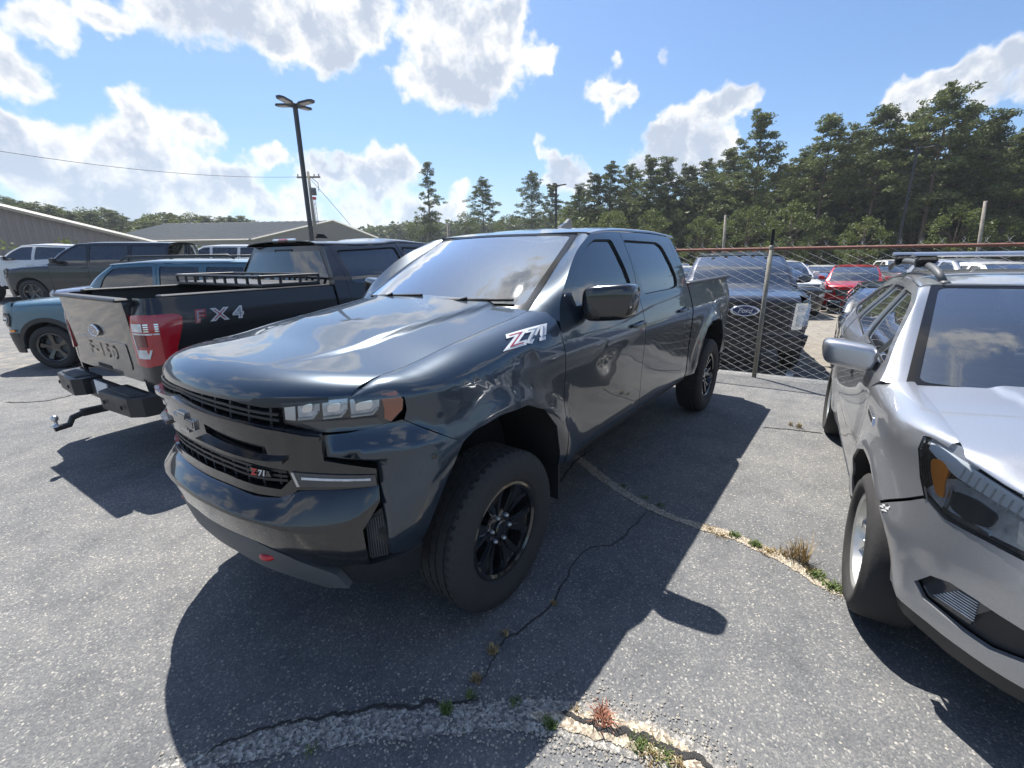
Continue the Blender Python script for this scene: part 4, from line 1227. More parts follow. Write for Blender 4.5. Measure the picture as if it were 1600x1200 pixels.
        panel('bed_corner_top', f([(s_y(.775), 1.280), (s_y(.775), 1.418), (sh.sx(xr+.062), 1.418), (sh.sx(xr+.062), 1.293)]), B, P, root, (.05, .05), off=.0, th=.02)
    # bumper with step pads and hitch
    for sg in (1, -1):
        m = MB(); pl = [(xr+.10, .99), (xr-.10, .955), (xr-.17, .86), (xr-.20, .36), (xr-.13, .30), (xr+.02, .30), (xr+.02, .97)]
        m.prism([(a, sg*b) for a, b in pl], (.50, .655), lambda a, b, c: (a+.05*max(0, .6-c), b, c)); o = m.build('step_bumper', BLACK, root)
        o.modifiers.new('b', 'BEVEL').width = .018; o.modifiers[0].segments = 2
        m = MB(); m.prism([(xr-.15, sg*.40), (xr-.135, sg*.84), (xr-.03, sg*.86), (xr-.03, sg*.40)], (.657, .664), lambda a, b, c: (a, b, c))
        for k in range(7): m.box((xr-.04-.016*k, sg*.62, .668), (.006, .40, .006))
        m.build('step_pad', GREYP, o)
        m = MB(); m.lathe([(.018, 0), (.018, .006), (.005, .006)], 14, 'x', (xr-.205, sg*.46, .575)); m.lathe([(.018, 0), (.018, .006), (.005, .006)], 14, 'x', (xr-.19, sg*.78, .575)); m.build('bumper_sensor', MATTE, o, True)
    m = MB(); m.box((xr-.03, 0, .56), (.10, .62, .16), bev=.02); m.box((xr+.0, 0, .47), (.08, 1.2, .07), bev=.01); m.build('bumper_centre', BLACK, root)
    m = MB(); m.box((xr-.085, -.02, .585), (.008, .31, .155)); pt = m.build('licence_plate', WHITE, root)
    V, F = text_mesh('TRUCK', .06, .001); mesh_obj('plate_frame', [(xr-.091, .17, .51), (xr-.091, -.21, .51), (xr-.091, -.21, .53), (xr-.091, .17, .53)], [[0, 3, 2, 1]], BLACK, pt)
    m = MB(); m.box((xr-.14, -.03, .425), (.26, .06, .06), bev=.006); m.tube([(xr-.24, -.03, .425), (xr-.33, -.03, .40), (xr-.36, -.03, .345), (xr-.46, -.03, .335)], .026, 10)
    hb = m.build('tow_hitch', BLACK, root)
    m = MB(); m.lathe([(.035, 0), (.035, .012), (.014, .016), (.012, .045), (.018, .05), (.026, .065), (.026, .08), (.014, .095), (.001, .098)], 18, 'z', (xr-.44, -.03, .355)); m.build('tow_ball', SILV, hb, True)
    # tonneau rack across the bed, high brake lamp, aerial
    m = MB(); zr_ = 1.54
    x0, x1_ = S['xe']-.75, S['xe']-.12
    m.box(((x0+x1_)/2, 0, 1.455), (x1_-x0, 1.78, .035), bev=.01)
    for y in (-.86, .86): m.tube([(x0, y, zr_), (x1_, y, zr_)], .014, 8)
    for x in (x0, x1_): m.tube([(x, -.86, zr_), (x, .86, zr_)], .014, 8)
    for k in range(9):
        for x in (x0, x1_): m.box((x, -.86+.215*k, 1.505), (.02, .022, .07))
    for k in range(4):
        for y in (-.86, .86): m.box((x0+(x1_-x0)*k/3, y, 1.505), (.022, .02, .07))
    rk = m.build('bed_rack', BLACK, root)
    m = MB(); m.box((S['xe']+.085, 0, 1.905), (.03, .46, .045), bev=.012); h = m.build('high_brake_lamp', WLENS, root)
    m = MB(); m.box((S['xe']+.068, 0, 1.905), (.02, .17, .038), bev=.008); m.build('brake_lens', REDL, h)
    Bz = [(S['xe']+.035, .17, 1.47), (S['xe']+.075, .165, 1.80)]
    m = MB()
    for y in (-.17, .17): m.box((S['xe']+.040, y, 1.62), (.012, .014, .36), Matrix.Rotation(.11, 3, 'Y'))
    m.box((S['xe']+.062, 0, 1.80), (.012, .35, .014)); m.build('sliding_window_frame', MATTE, root)
    m = MB(); m.tube([(-.9, -.86, 1.30), (-.93, -.87, 2.05)], .004, 5, r2=.002)
    a = m.build('radio_aerial', MATTE, root)
    m = MB(); m.prism([(-.10, 0), (.08, 0), (.03, .045), (-.06, .05)], (-.02, .02), lambda a, b, c: (S['xe']+.55+a, -.05+c, 1.945+b)); m.build('roof_antenna', MATTE, root)
    # FX4 print on the bed side
    for sg in (-1, 1):
        s0 = sg*sh.sx(xr+.56)
        for tx, dx, c1, c2 in (('F', -.155, DECG2, DECR2), ('X', .0, DECR2, DECW), ('4', .155, DECG2, DECW)):
            q = -dx if False else dx
            decal('decal_outline', tx, sh, s0+q, 1.245, .135, c2, root, 1, .12, .0022, .008, xs=1.25)
            decal('decal', tx, sh, s0+q, 1.245, .129, c1, root, 1, .12, .0032, -.002, xs=1.25)
    return root


f150()


def silver_suv():
    P = paint('silver_paint', (0.50, 0.51, 0.53), 0.75, 0.34, dust=0.06)
    root = thing('suv', 'silver compact SUV with scraped front corner and roof rails at the right edge', 'SUV', (-1.122, 3.329, 0), .0959)
    S = gen_spec('suv', L=4.52, W=.92, H=1.66, wb=2.69, fo=.87, rw=.345, zc=1.09, zf=1.0, belt=1.10, xc=-.32, xt=-1.12, zb=.30, sill=.36, glass_y=.68, roof_drop=.08, rear_rake=.28)
    plan = [(.87, 0), (.84, .3), (.76, .55), (.62, .72), (.45, .83), (.25, .895), (0, .915), (-.6, .92), (-2.4, .92), (-3.0, .90), (-3.4, .84), (-3.58, .7), (-3.64, .3), (-3.65, 0)]
    sec = spl([(0, -.10), (.20, -.085), (.30, -.055), (.42, -.022), (.55, -.012), (.68, .006), (.80, .0), (.92, -.006), (1.0, -.004), (1.06, -.018), (1.12, -.045), (1.25, -.09), (1.45, -.19), (1.55, -.25), (1.62, -.31), (1.66, -.36)], 0.012)
    zt = spl([(-.9, 1.11), (-.32, 1.10), (.0, 1.098), (.40, 1.088), (.555, 1.076), (.69, 1.015), (.87, .965)])
    dz = spl([(-.9, .10), (-.1, .09), (.3, .05), (.45, .03), (.9, .03)])
    S['shape'] = sh = Shape(plan, sec, lambda x: zt(x)-dz(x), zt, lambda x: .765+0*x, flares=[(0, .345, .47, .022, .07), (-2.69, .345, .47, .025, .07)],
                            front_d=lambda a, Z, nx: -.11*sstep(1.05, 1.5, Z)*sstep(2.5, 4.2, a))
    S['zd'] = spl([(-.8, 1.485), (-1.12, 1.515), (-1.7, 1.535), (-2.4, 1.52), (-3.2, 1.45), (-3.5, 1.40)])
    S['zroof'] = spl([(-.8, 1.525), (-1.12, 1.560), (-1.7, 1.595), (-2.4, 1.585), (-3.2, 1.51), (-3.5, 1.46)])
    S['apil'] = [(-.36, 1.08), (-.45, 1.16), (-.65, 1.31), (-.86, 1.435), (-1.10, 1.506)]
    S['wse'] = [(-.30, .80, 1.075), (-.68, .725, 1.335), (-1.08, .645, 1.528)]
    S['wsb'] = .16; S['rr'] = -3.10; S['xseam'] = .505; S['zseam'] = .74
    S['yh0'] = .765; S['noseD'] = .08; S['nose'] = .03; S['crown'] = .05; S['nose_in'] = .0
    S['x1'] = -.44; S['x2'] = -1.50; S['x3'] = -2.42
    S['wf'] = [(-.60, 1.125), (-.535, 1.145), (-.70, 1.28), (-.86, 1.38), (-1.0, 1.445), (-1.14, 1.475), (-1.44, 1.482), (-1.50+.06, 1.15)]
    S['arch_f'] = [(.40, .42), (.405, .50), (.35, .64), (.24, .735), (.10, .785), (-.10, .785), (-.24, .735), (-.35, .63), (-.40, .50), (-.40, .38)]
    S['arch_r'] = [(x-2.69, z) for x, z in S['arch_f']]
    S['arch_r'][0] = (-2.69+.40, .38)
    S['fender'] = [(-.4365, .38), (-.40, .38), (-.40, .50), (-.35, .63), (-.24, .735), (-.10, .785), (.10, .785), (.24, .735), (.288, .705), (.335, .742), (.412, .797), (.472, .845), (.432, .91), (.398, 1.0), (.395, 1.052), (.43, 1.060), (.47, 1.056), (.50, 1.052)]
    S['handles'] = (-1.34, -2.20); S['zhandle'] = .98
    S['mirror'] = (-.68, 1.015, 1.15, .17, .26, .15)
    S['dark_rear'] = TINT
    S['track'] = .795
    S['handle_mat'] = P

    def hoodf(x, y, t):
        w = .44+.12*np.clip(-x, -.8, .4); k = np.clip((np.abs(y)-w)/.05, 0, 1); k = k*k*(3-2*k)
        return -.012*k
    S['hoodf'] = hoodf
    sh.nose_fn = lambda x: .03*(1-np.cos(np.clip((x-.475)/.08, 0, 1)*PI/2))
    wheel = make_wheel(.345, .235, .232, 'split10', simple('bright_alloy', (0.62, 0.62, 0.60), 0.32, 0.7, var=.06))
    hood, ws, roof = build_car(root, S, P, detail=2, glass_s=TINT2, wheel=wheel, interior=True, skip_front=True, tail=True)
    B = sh.body

    def full(half): return half+[(-a, b) for a, b in half[::-1] if abs(a) > 1e-6]
    panel('front_core', full([(0, .30), (.9, .34), (1.1, .36), (1.05, .95), (.9, 1.04), (.5, 1.0), (0, .98)]), B, MATTE, root, (.1, .1), off=-.05, th=0)
    hl = [(1.035, 1.0), (1.04, 1.045), (1.0, 1.060), (.95, 1.056), (.86, 1.040), (.69, .988), (.52, .945), (.50, .83), (.62, .80), (.74, .81), (.87, .812), (.955, .845), (1.0, .91)]
    fog = [(.92, .50), (.87, .565), (.80, .59), (.72, .585), (.56, .56), (.50, .50), (.56, .455), (.66, .43), (.74, .435), (.88, .455)]
    bump_ = [(0, .40), (.45, .40), (.50, .415)]
    out = [(0, .36), (.45, .345), (.80, .36), (.98, .38), (1.02, .42), (1.035, .42), (1.036, .50), (1.095, .64), (1.155, .695), (1.10, .735), (1.02, .79), (.955, .838), (.87, .806), (.74, .803), (.62, .793), (.50, .82), (.46, .80), (.42, .70), (.40, .62), (0, .60)]
    hole2 = [(.0, 0)]
    panel('front_bumper', full(out), B, P, root, (.05, .05), th=.02, holes=[fog, [(-a, b) for a, b in fog][::-1]])
    panel('grille', full([(0, .62), (.39, .63), (.41, .70), (.45, .80), (.49, .83), (.50, .90), (.47, .93), (0, .93)]), B, BLACKG, root, (.08, .08), off=-.01, th=.02)
    for k in range(4): panel('grille_bar', [(-.42, .66+.065*k), (.42, .66+.065*k), (.42, .672+.065*k), (-.42, .672+.065*k)], B, CHROME, root, (.1, .1), off=.004, th=.015)
    panel('hood_edge', full([(0, .935), (.47, .935), (.53, .95), (.69, .992), (.69, 1.003), (.5, .975), (0, .975)]), B, P, root, (.05, .05), th=.02)
    panel('lower_valance', full([(0, .27), (.8, .27), (1.02, .31), (1.03, .415), (.98, .375), (.80, .355), (.45, .34), (0, .355)]), B, BLACK, root, (.06, .06), off=-.012, th=.03)
    for sg in (1, -1):
        f = lambda pts: [(sg*a, b) for a, b in pts]
        panel('lamp_filler', f([(.82, 1.02), (1.03, 1.03), (1.02, 1.066), (.9, 1.072), (.80, 1.055)]), B, P, root, off=-.010, th=0)
        h = panel('headlight', f(hl), B, BLACKG, root, (.05, .05), off=-.02, th=.03)
        panel('turn_signal', f(rnd([(.99, .985), (.94, 1.0), (.905, .975), (.915, .93), (.90, .865), (.935, .87), (.975, .93)], .02)), B, AMBER, h, (.03, .03), off=-.008, th=.01)
        panel('light_strip', f([(1.015, 1.04), (.95, 1.042), (.86, 1.028), (.69, .978), (.53, .925), (.53, .885), (.70, .93), (.88, .965), (1.01, 1.015)]), B, simple('strip_lens', (.70, .77, .84), .25, .0, coat=1, var=.08), h, (.04, .04), off=-.008, th=.008)
        for k in range(13):
            a0 = .86-.024*k; z0 = .968-.0075*k
            panel('lens_rib', f([(a0, z0), (a0+.004, z0), (a0-.006, z0+.045), (a0-.010, z0+.045)]), B, WLENS, h, (.1, .1), off=-.003, th=.004)
        panel('projector', f(rnd([(.87, .85), (.80, .835), (.74, .845), (.73, .90), (.80, .92), (.875, .915)], .02)), B, DLENS, h, (.03, .03), off=-.006, th=.01)
        panel('reflector', f([(.985, .86), (.90, .83), (.75, .825), (.56, .815), (.55, .86), (.62, .90), (.70, .93), (.88, .955), (.93, .93)]), B, simple('lamp_silver', (.40, .43, .46), .3, .25, coat=1, var=.35, nscale=30), h, (.04, .04), off=-.014, th=.006)
        panel('lamp_bezel', f([(.89, .835), (.885, .93), (.875, .925), (.87, .84), (.74, .832), (.735, .822), (.88, .824)]), B, CHROME, h, (.05, .05), off=-.004, th=.01)
        panel('lamp_bezel', f([(.68, .91), (.67, .84), (.60, .82), (.60, .832), (.655, .85), (.665, .915)]), B, WHITE, h, (.05, .05), off=-.004, th=.01)
        panel('lens_cover', f(hl), B, COVER, h, (.05, .05), off=.004, th=0)
        panel('bright_trim', f([(1.045, 1.0), (1.05, 1.05), (1.04, 1.055), (1.03, 1.0), (.998, .905), (.95, .838), (.955, .83), (1.005, .90)]), B, CHROME, root, (.05, .05), off=.003, th=.006)
        fg = panel('fog_light', f(fog), B, BLACK, root, (.05, .05), off=-.03, th=.02)
        panel('fog_lens', f([(.90, .49), (.86, .555), (.80, .578), (.68, .57), (.72, .515), (.73, .465), (.87, .468)]), B, DLENS, fg, (.04, .04), off=-.018, th=.01)
        for k in range(8):
            z0 = .488+.0105*k; a0 = .885-.010*k
            panel('fog_rib', f([(a0-.03, z0), (a0-.03, z0+.003), (.72+.0*k, z0+.003), (.72, z0)]), B, WLENS, fg, (.1, .1), off=-.012, th=.004)
        panel('sill_trim', [(sg*sh.sx(x), z) for x, z in [(-.42, .26), (-2.28, .26), (-2.28, .372), (-.42, .372)]], B, BLACK, root, (.2, .05), off=.004, th=.02)
        # fender badge, roof rail with its front foot
        panel('fender_badge', [(sg*sh.sx(x), z) for x, z in rnd([(-.33, .905), (-.14, .895), (-.16, .935), (-.35, .945)], .01)], B, CHROME, root, (.1, .1), off=.006, th=.006)
        panel('badge_inset', [(sg*sh.sx(x), z) for x, z in rnd([(-.315, .912), (-.17, .904), (-.185, .926), (-.33, .934)], .006)], B, BLACK, root, (.1, .1), off=.0075, th=.002)
        pts = [(-1.12, sg*.585, 1.545), (-1.20, sg*.605, 1.60), (-1.42, sg*.62, 1.635), (-2.1, sg*.625, 1.65), (-2.8, sg*.605, 1.62), (-3.05, sg*.59, 1.57)]
        m = MB(); m.tube([tuple(p) for p in resample(pts, 26)], .021, 10); m.box((-1.105, sg*.583, 1.54), (.10, .05, .03), bev=.012); m.build('roof_rail', GREYP, root, True)
    # windscreen reflections are real; sticker and cross bars
    for i, x in enumerate((-1.46, -2.25)):
        m = MB(); pr = [(-.035, 0), (-.028, .013), (.0, .02), (.028, .014), (.036, 0), (.02, -.008), (-.02, -.008)]
        m.prism(pr, (-.70, .70), lambda a, b, c, x=x: (x+a, c, 1.695+b)); cb = m.build('cross_bar', SILV, root)
        m = MB()
        for sg in (1, -1):
            m.box((x, sg*.625, 1.665), (.13, .10, .035), bev=.012); m.box((x, sg*.66, 1.645), (.09, .035, .05), bev=.01)
        m.build('bar_foot', MATTE, cb)
    # scraped paint at the seam behind the lamp
    sc_w = simple('scraped_paint', (0.75, 0.74, 0.72), 0.7); sc_d = simple('scrape_dark', (0.06, 0.06, 0.06), 0.8)
    rg = random.Random(4)
    for k in range(7):
        s0 = -1.10+rg.uniform(-.02, .025); z0 = .712+rg.uniform(-.022, .018); a = rg.uniform(.006, .022); b = rg.uniform(.002, .008)
        pts = [(s0+a*math.cos(t)*rg.uniform(.5, 1.3), z0+b*math.sin(t)*rg.uniform(.5, 1.6)+.3*a*math.cos(t)) for t in np.linspace(0, 2*PI, 9)[:-1]]
        panel('scratch', pts, B, sc_w if k % 3 else sc_d, root, (.1, .1), off=.0008+.0002*k, th=0)
    return root


silver_suv()


def front_items(S, style='suv', color=None):
    """grille, lamps, intakes for cars seen from in front"""
    sh = S['shape']; W = S['W']; zf = S['zf']; sy = sh.sy; zb = S['zb']
    sc = sh.sx(S['fo']-.38)
    it = []
    h1, h0 = zf-.12, zf-.27
    g1, g0 = zf-.13, zf-.38
    if style == 'bigtruck':
        g1, g0 = zf-.06, zf-.55
        it.append(('grille', [(0, g0), (sy(W*.66), g0+.02), (sy(W*.70), g1), (0, g1)], BLACK, .012, True))
        for k in range(3): it.append(('grille_bar', [(0, g0+.10+.15*k), (sy(W*.64), g0+.10+.15*k), (sy(W*.66), g0+.135+.15*k), (0, g0+.135+.15*k)], BLACKG, .035, True))
        it.append(('headlight', [(sy(W*.70), g0+.05), (sc-.10, g0+.05), (sc-.03, g0+.2), (sc-.02, g1-.02), (sy(W*.72), g1-.02)], CHROME, .014, True))
        it.append(('headlight_lens', [(sy(W*.76), g1-.16), (sc-.10, g1-.16), (sc-.06, g1-.05), (sy(W*.76), g1-.05)], WLENS, .02, True))
        it.append(('headlight_lens', [(sy(W*.76), g0+.10), (sc-.12, g0+.10), (sc-.08, g1-.20), (sy(W*.76), g1-.20)], WLENS, .02, True))
        it.append(('bumper_bar', [(0, zb+.03), (sc-.12, zb+.03), (sc-.05, zb+.12), (sc-.05, zb+.24), (0, zb+.24)], BLACK, .06, True))
    else:
        it.append(('grille', [(0, g0), (sy(W*.48), g0+.03), (sy(W*.56), g1), (0, g1)], BLACK, .008, True))
        for k in range(3): it.append(('grille_bar', [(0, g0+.05+.065*k), (sy(W*.50), g0+.06+.065*k), (sy(W*.50), g0+.072+.065*k), (0, g0+.062+.065*k)], GREYP, .014, True))
        it.append(('headlight', [(sy(W*.58), h0+.02), (sc-.12, h0), (sc-.02, h0+.07), (sc-.01, h1-.0), (sy(W*.60), h1-.02)], DLENS, .010, True))
        it.append(('headlight_lens', [(sy(W*.62), h0+.04), (sc-.13, h0+.03), (sc-.06, h1-.04), (sy(W*.64), h1-.04)], WLENS, .016, True))
        it.append(('lower_grille', [(0, zb+.06), (sy(W*.6), zb+.07), (sy(W*.66), zb+.22), (0, zb+.24)], BLACK, .008, True))
    return it


CAR_PROTO = {}


def place(kind, px=None, dist=None, yaw=0.0, z=None, color='white', label='', cat='car', group=None, loc=None, over=None, items=None, name=None, plate=False, extra=None):
    K = dict(
        suv=dict(L=4.6, W=.92, H=1.68, wb=2.7, fo=.88, rw=.35, zc=1.08, zf=.98, belt=1.10, xc=-.42, xt=-1.22, sill=.36),
        boxy=dict(L=4.45, W=.93, H=1.76, wb=2.67, fo=.84, rw=.36, zc=1.15, zf=1.08, belt=1.16, xc=-.55, xt=-1.10, sill=.40, box=.9, rear_rake=.10, roof_drop=.02, glass_y=.78),
        bigsuv=dict(L=5.35, W=1.01, H=1.93, wb=3.11, fo=.93, rw=.40, zc=1.24, zf=1.12, belt=1.26, xc=-.52, xt=-1.38, sill=.46, box=.8, rear_rake=.14, roof_drop=.03, glass_y=.78),
        sedan=dict(L=4.7, W=.90, H=1.45, wb=2.8, fo=.92, rw=.33, zc=.98, zf=.84, belt=.96, xc=-.35, xt=-1.25, sill=.30, rear_rake=.75, roof_drop=.10, glass_y=.66),
        pickup=dict(L=5.8, W=1.0, H=1.92, wb=3.65, fo=.93, rw=.40, zc=1.30, zf=1.16, belt=1.33, xc=-.5, xt=-1.28, sill=.50, zb=.40, xe=-3.0, zbed=1.38, box=.85, glass_y=.76),
        bigtruck=dict(L=6.2, W=1.02, H=2.03, wb=4.0, fo=1.0, rw=.42, zc=1.42, zf=1.30, belt=1.42, xc=-.48, xt=-1.25, sill=.58, zb=.45, xe=-3.05, zbed=1.45, box=.95, glass_y=.80),
    )
    P = {
        'white': ((0.72, 0.72, 0.71), 0.0, .35), 'black': ((0.004, 0.008, 0.016), .1, .28), 'silver': ((0.48, 0.49, 0.51), .75, .33), 'grey': ((0.10, 0.105, 0.115), .6, .32),
        'red': ((0.50, 0.006, 0.015), .35, .30), 'blue': ((0.02, 0.06, 0.16), .5, .3), 'teal': ((0.075, 0.16, 0.215), .3, .32), 'lavender': ((0.36, 0.40, 0.50), .6, .32), 'navy': ((0.012, 0.02, 0.045), .5, .3),
        'storm': ((0.05, 0.056, 0.075), .6, .32), 'tan': ((0.42, 0.38, 0.31), .5, .34)}[color]
    key = (kind, color) if over is None and items is None and extra is None else None
    if loc is None:
        p = at(px, 400, dist); loc = (p[0], p[1])
    zz = gz(loc[0], loc[1]) if z is None else z
    nm = name or {'suv': 'suv', 'boxy': 'suv', 'bigsuv': 'suv', 'sedan': 'sedan', 'pickup': 'pickup_truck', 'bigtruck': 'pickup_truck'}[kind]
    if key and key in CAR_PROTO:
        root = copy_tree(CAR_PROTO[key])
    else:
        kw = dict(K[kind]); kw.update(over or {})
        S = gen_spec('pickup' if kind in ('pickup', 'bigtruck') else 'suv', **kw)
        root = thing(nm, label, cat)
        pm = paint(color+'_car_paint', P[0], P[1], P[2], dust=.035)
        wk = 'alloy'
        if wk not in CAR_PROTO: CAR_PROTO[wk] = 1
        wheel = make_wheel(S['rw'], .24, S['rw']*.66, 'five', BLACKG if (color in ('black', 'teal', 'storm')) else SILV)
        S['detailed'] = True
        build_car(root, S, pm, detail=1, glass_s=TINT if kind != 'sedan' else TINT2, wheel=wheel, items=items or front_items(S, 'bigtruck' if kind in ('bigtruck', 'pickup') else 'suv'), interior=True)
        if extra: extra(root, S)
        if key: CAR_PROTO[key] = root
    root.location = (loc[0], loc[1], zz); root.rotation_euler = (0, 0, yaw)
    root['label'] = label; root['category'] = cat
    if group: root['group'] = group
    elif 'group' in root: del root['group']
    return root

# ------------------------------------------------------------------ ground
def gz(x, y):
    """height of the lot: it climbs gently beyond the left-hand row and drops behind the fence"""
    left = .035*np.clip(-np.asarray(y, float)-9.5, 0, 26)
    fx = -5.62-.1*(np.asarray(y, float)-1.2)
    back = -.28*sstep(.15, 1.2, fx-x)-.018*np.clip(fx-x-1.2, 0, 24)
    w = sstep(-14, -5, y)
    return left*(1-w)+back*w+0*x


def axis(lo, hi, fine, ext):
    a = list(np.arange(lo, hi+1e-6, fine)); s = fine; v = a[-1]
    while v < ext: s *= 1.22; v += s; a.append(v)
    s = fine; v = a[0]
    while v > -ext: s *= 1.22; v -= s; a.insert(0, v)
    return np.array(a)


def asphalt_material():
    m, nt, b = nodes_mat('asphalt')
    L = nt.links.new; N = nt.nodes.new

    def mx(fac, a, c, blend='MIX'):
        n = N('ShaderNodeMix'); n.data_type = 'RGBA'; n.blend_type = blend
        if isinstance(fac, float): n.inputs['Factor'].default_value = fac
        else: L(fac, n.inputs['Factor'])
        for k, v in (('A', a), ('B', c)):
            if isinstance(v, tuple): n.inputs[k].default_value = (*v, 1)
            else: L(v, n.inputs[k])
        return n.outputs['Result']
    tc = N('ShaderNodeTexCoord'); P = tc.outputs['Object']
    vo = N('ShaderNodeTexVoronoi'); vo.inputs['Scale'].default_value = 130; L(P, vo.inputs['Vector'])
    vo2 = N('ShaderNodeTexVoronoi'); vo2.inputs['Scale'].default_value = 210; L(P, vo2.inputs['Vector'])
    vs = N('ShaderNodeTexVoronoi'); vs.inputs['Scale'].default_value = 60; L(P, vs.inputs['Vector'])
    n1 = add_noise(nt, .35, 5, .65); n2 = add_noise(nt, 3.2, 6, .7); n3 = add_noise(nt, 700, 2, .5); n4 = add_noise(nt, .9, 3, .5)
    sep = N('ShaderNodeSeparateColor'); L(vo.outputs['Color'], sep.inputs[0])
    sp2 = N('ShaderNodeSeparateColor'); L(vo2.outputs['Color'], sp2.inputs[0])
    sp3 = N('ShaderNodeSeparateColor'); L(vs.outputs['Color'], sp3.inputs[0])
    stone = ramp_node(nt, sep.outputs[0], [(0.0, (.098, .100, .104)), (.45, (.128, .128, .128)), (.75, (.165, .162, .155)), (.92, (.225, .217, .20)), (1.0, (.46, .43, .375))])
    fine = ramp_node(nt, sp2.outputs[1], [(0.0, (.085, .087, .09)), (.6, (.13, .13, .128)), (1.0, (.22, .212, .198))])
    base = mx(.42, stone, fine)
    base = mx(1.0, base, (1.04, 1.06, 1.09), 'MULTIPLY')
    # a few whole pale pebbles
    pk = N('ShaderNodeMath'); pk.operation = 'GREATER_THAN'; L(sp3.outputs[0], pk.inputs[0]); pk.inputs[1].default_value = .955
    pd = N('ShaderNodeMath'); pd.operation = 'LESS_THAN'; L(vs.outputs['Distance'], pd.inputs[0]); pd.inputs[1].default_value = .30
    pm_ = N('ShaderNodeMath'); pm_.operation = 'MULTIPLY'; L(pk.outputs[0], pm_.inputs[0]); L(pd.outputs[0], pm_.inputs[1])
    base = mx(pm_.outputs[0], base, (.42, .39, .33))
    # binder lost / worn patches, stains
    patch = ramp_node(nt, n2.outputs[0], [(0.30, (.72, .73, .75)), (.5, (1, 1, 1)), (.72, (1.24, 1.22, 1.17))])
    base = mx(1.0, base, patch, 'MULTIPLY')
    patch2 = ramp_node(nt, n1.outputs[0], [(0.33, (.84, .85, .87)), (.5, (1, 1, 1)), (.68, (1.16, 1.13, 1.08))])
    base = mx(1.0, base, patch2, 'MULTIPLY')
    # gravel and dirt beyond the asphalt
    att = N('ShaderNodeAttribute'); att.attribute_name = 'dirt'
    ad = N('ShaderNodeMath'); ad.operation = 'MULTIPLY_ADD'; L(n2.outputs[0], ad.inputs[0]); ad.inputs[1].default_value = .9; L(att.outputs['Fac'], ad.inputs[2])
    ms = N('ShaderNodeMapRange'); ms.interpolation_type = 'SMOOTHSTEP'; L(ad.outputs[0], ms.inputs[0]); ms.inputs[1].default_value = .88; ms.inputs[2].default_value = 1.06
    dirt = ramp_node(nt, n2.outputs[0], [(0.3, (.20, .165, .125)), (.5, (.30, .26, .20)), (.7, (.36, .32, .26))])
    dirt = mx(.45, dirt, stone)
    att2 = N('ShaderNodeAttribute'); att2.attribute_name = 'grass'
    ad2 = N('ShaderNodeMath'); ad2.operation = 'MULTIPLY_ADD'; L(n4.outputs[0], ad2.inputs[0]); ad2.inputs[1].default_value = .5; L(att2.outputs['Fac'], ad2.inputs[2])
    ms2 = N('ShaderNodeMapRange'); ms2.interpolation_type = 'SMOOTHSTEP'; L(ad2.outputs[0], ms2.inputs[0]); ms2.inputs[1].default_value = .7; ms2.inputs[2].default_value = .9
    grass = ramp_node(nt, n2.outputs[0], [(0.3, (.035, .055, .018)), (.6, (.075, .10, .035)), (.75, (.15, .14, .07))])
    c = mx(ms.outputs[0], base, dirt); c = mx(ms2.outputs[0], c, grass)
    L(c, b.inputs['Base Color'])
    b.inputs['Roughness'].default_value = .82; b.inputs['Specular IOR Level'].default_value = .35
    h = N('ShaderNodeMath'); h.operation = 'MULTIPLY_ADD'; L(vo.outputs['Distance'], h.inputs[0]); h.inputs[1].default_value = -1.0; L(sep.outputs[1], h.inputs[2])
    h2 = N('ShaderNodeMath'); h2.operation = 'MULTIPLY_ADD'; L(n3.outputs[0], h2.inputs[0]); h2.inputs[1].default_value = .4; L(h.outputs[0], h2.inputs[2])
    bump(nt, b, h2.outputs[0], .5, .004)
    return m


def build_ground():
    xs = axis(-12, 6, .5, 1600); ys = axis(-14, 10, .5, 1600)
    X, Y = np.meshgrid(xs, ys, indexing='ij'); Z = gz(X, Y)
    V = np.stack([X, Y, Z], -1).reshape(-1, 3); ny = len(ys)
    F = [[i*ny+j, (i+1)*ny+j, (i+1)*ny+j+1, i*ny+j+1] for i in range(len(xs)-1) for j in range(ny-1)]
    o = mesh_obj('ground', V, F, asphalt_material(), None, True)
    fx = -5.62-.1*(Y-1.2)
    d = sstep(1.0, 3.0, fx-X)*sstep(-14, -10, Y)*.75+.8*sstep(-6.8, -8.2, Y)*sstep(-1.4, .6, X)*sstep(-22, -16, Y)*.62+sstep(40, 60, np.hypot(X, Y))*.8
    gr = sstep(44, 52, np.hypot(X, Y))
    for nm, arr in (('dirt', d), ('grass', gr)):
        a = o.data.attributes.new(nm, 'FLOAT', 'POINT'); a.data.foreach_set('value', arr.reshape(-1).astype(np.float32))
    tag(o, kind='structure')


build_ground()
rng = random.Random(11)


def ragged(name, mat_, fade=True):
    m, nt, b = nodes_mat(name)
    return m, nt, b


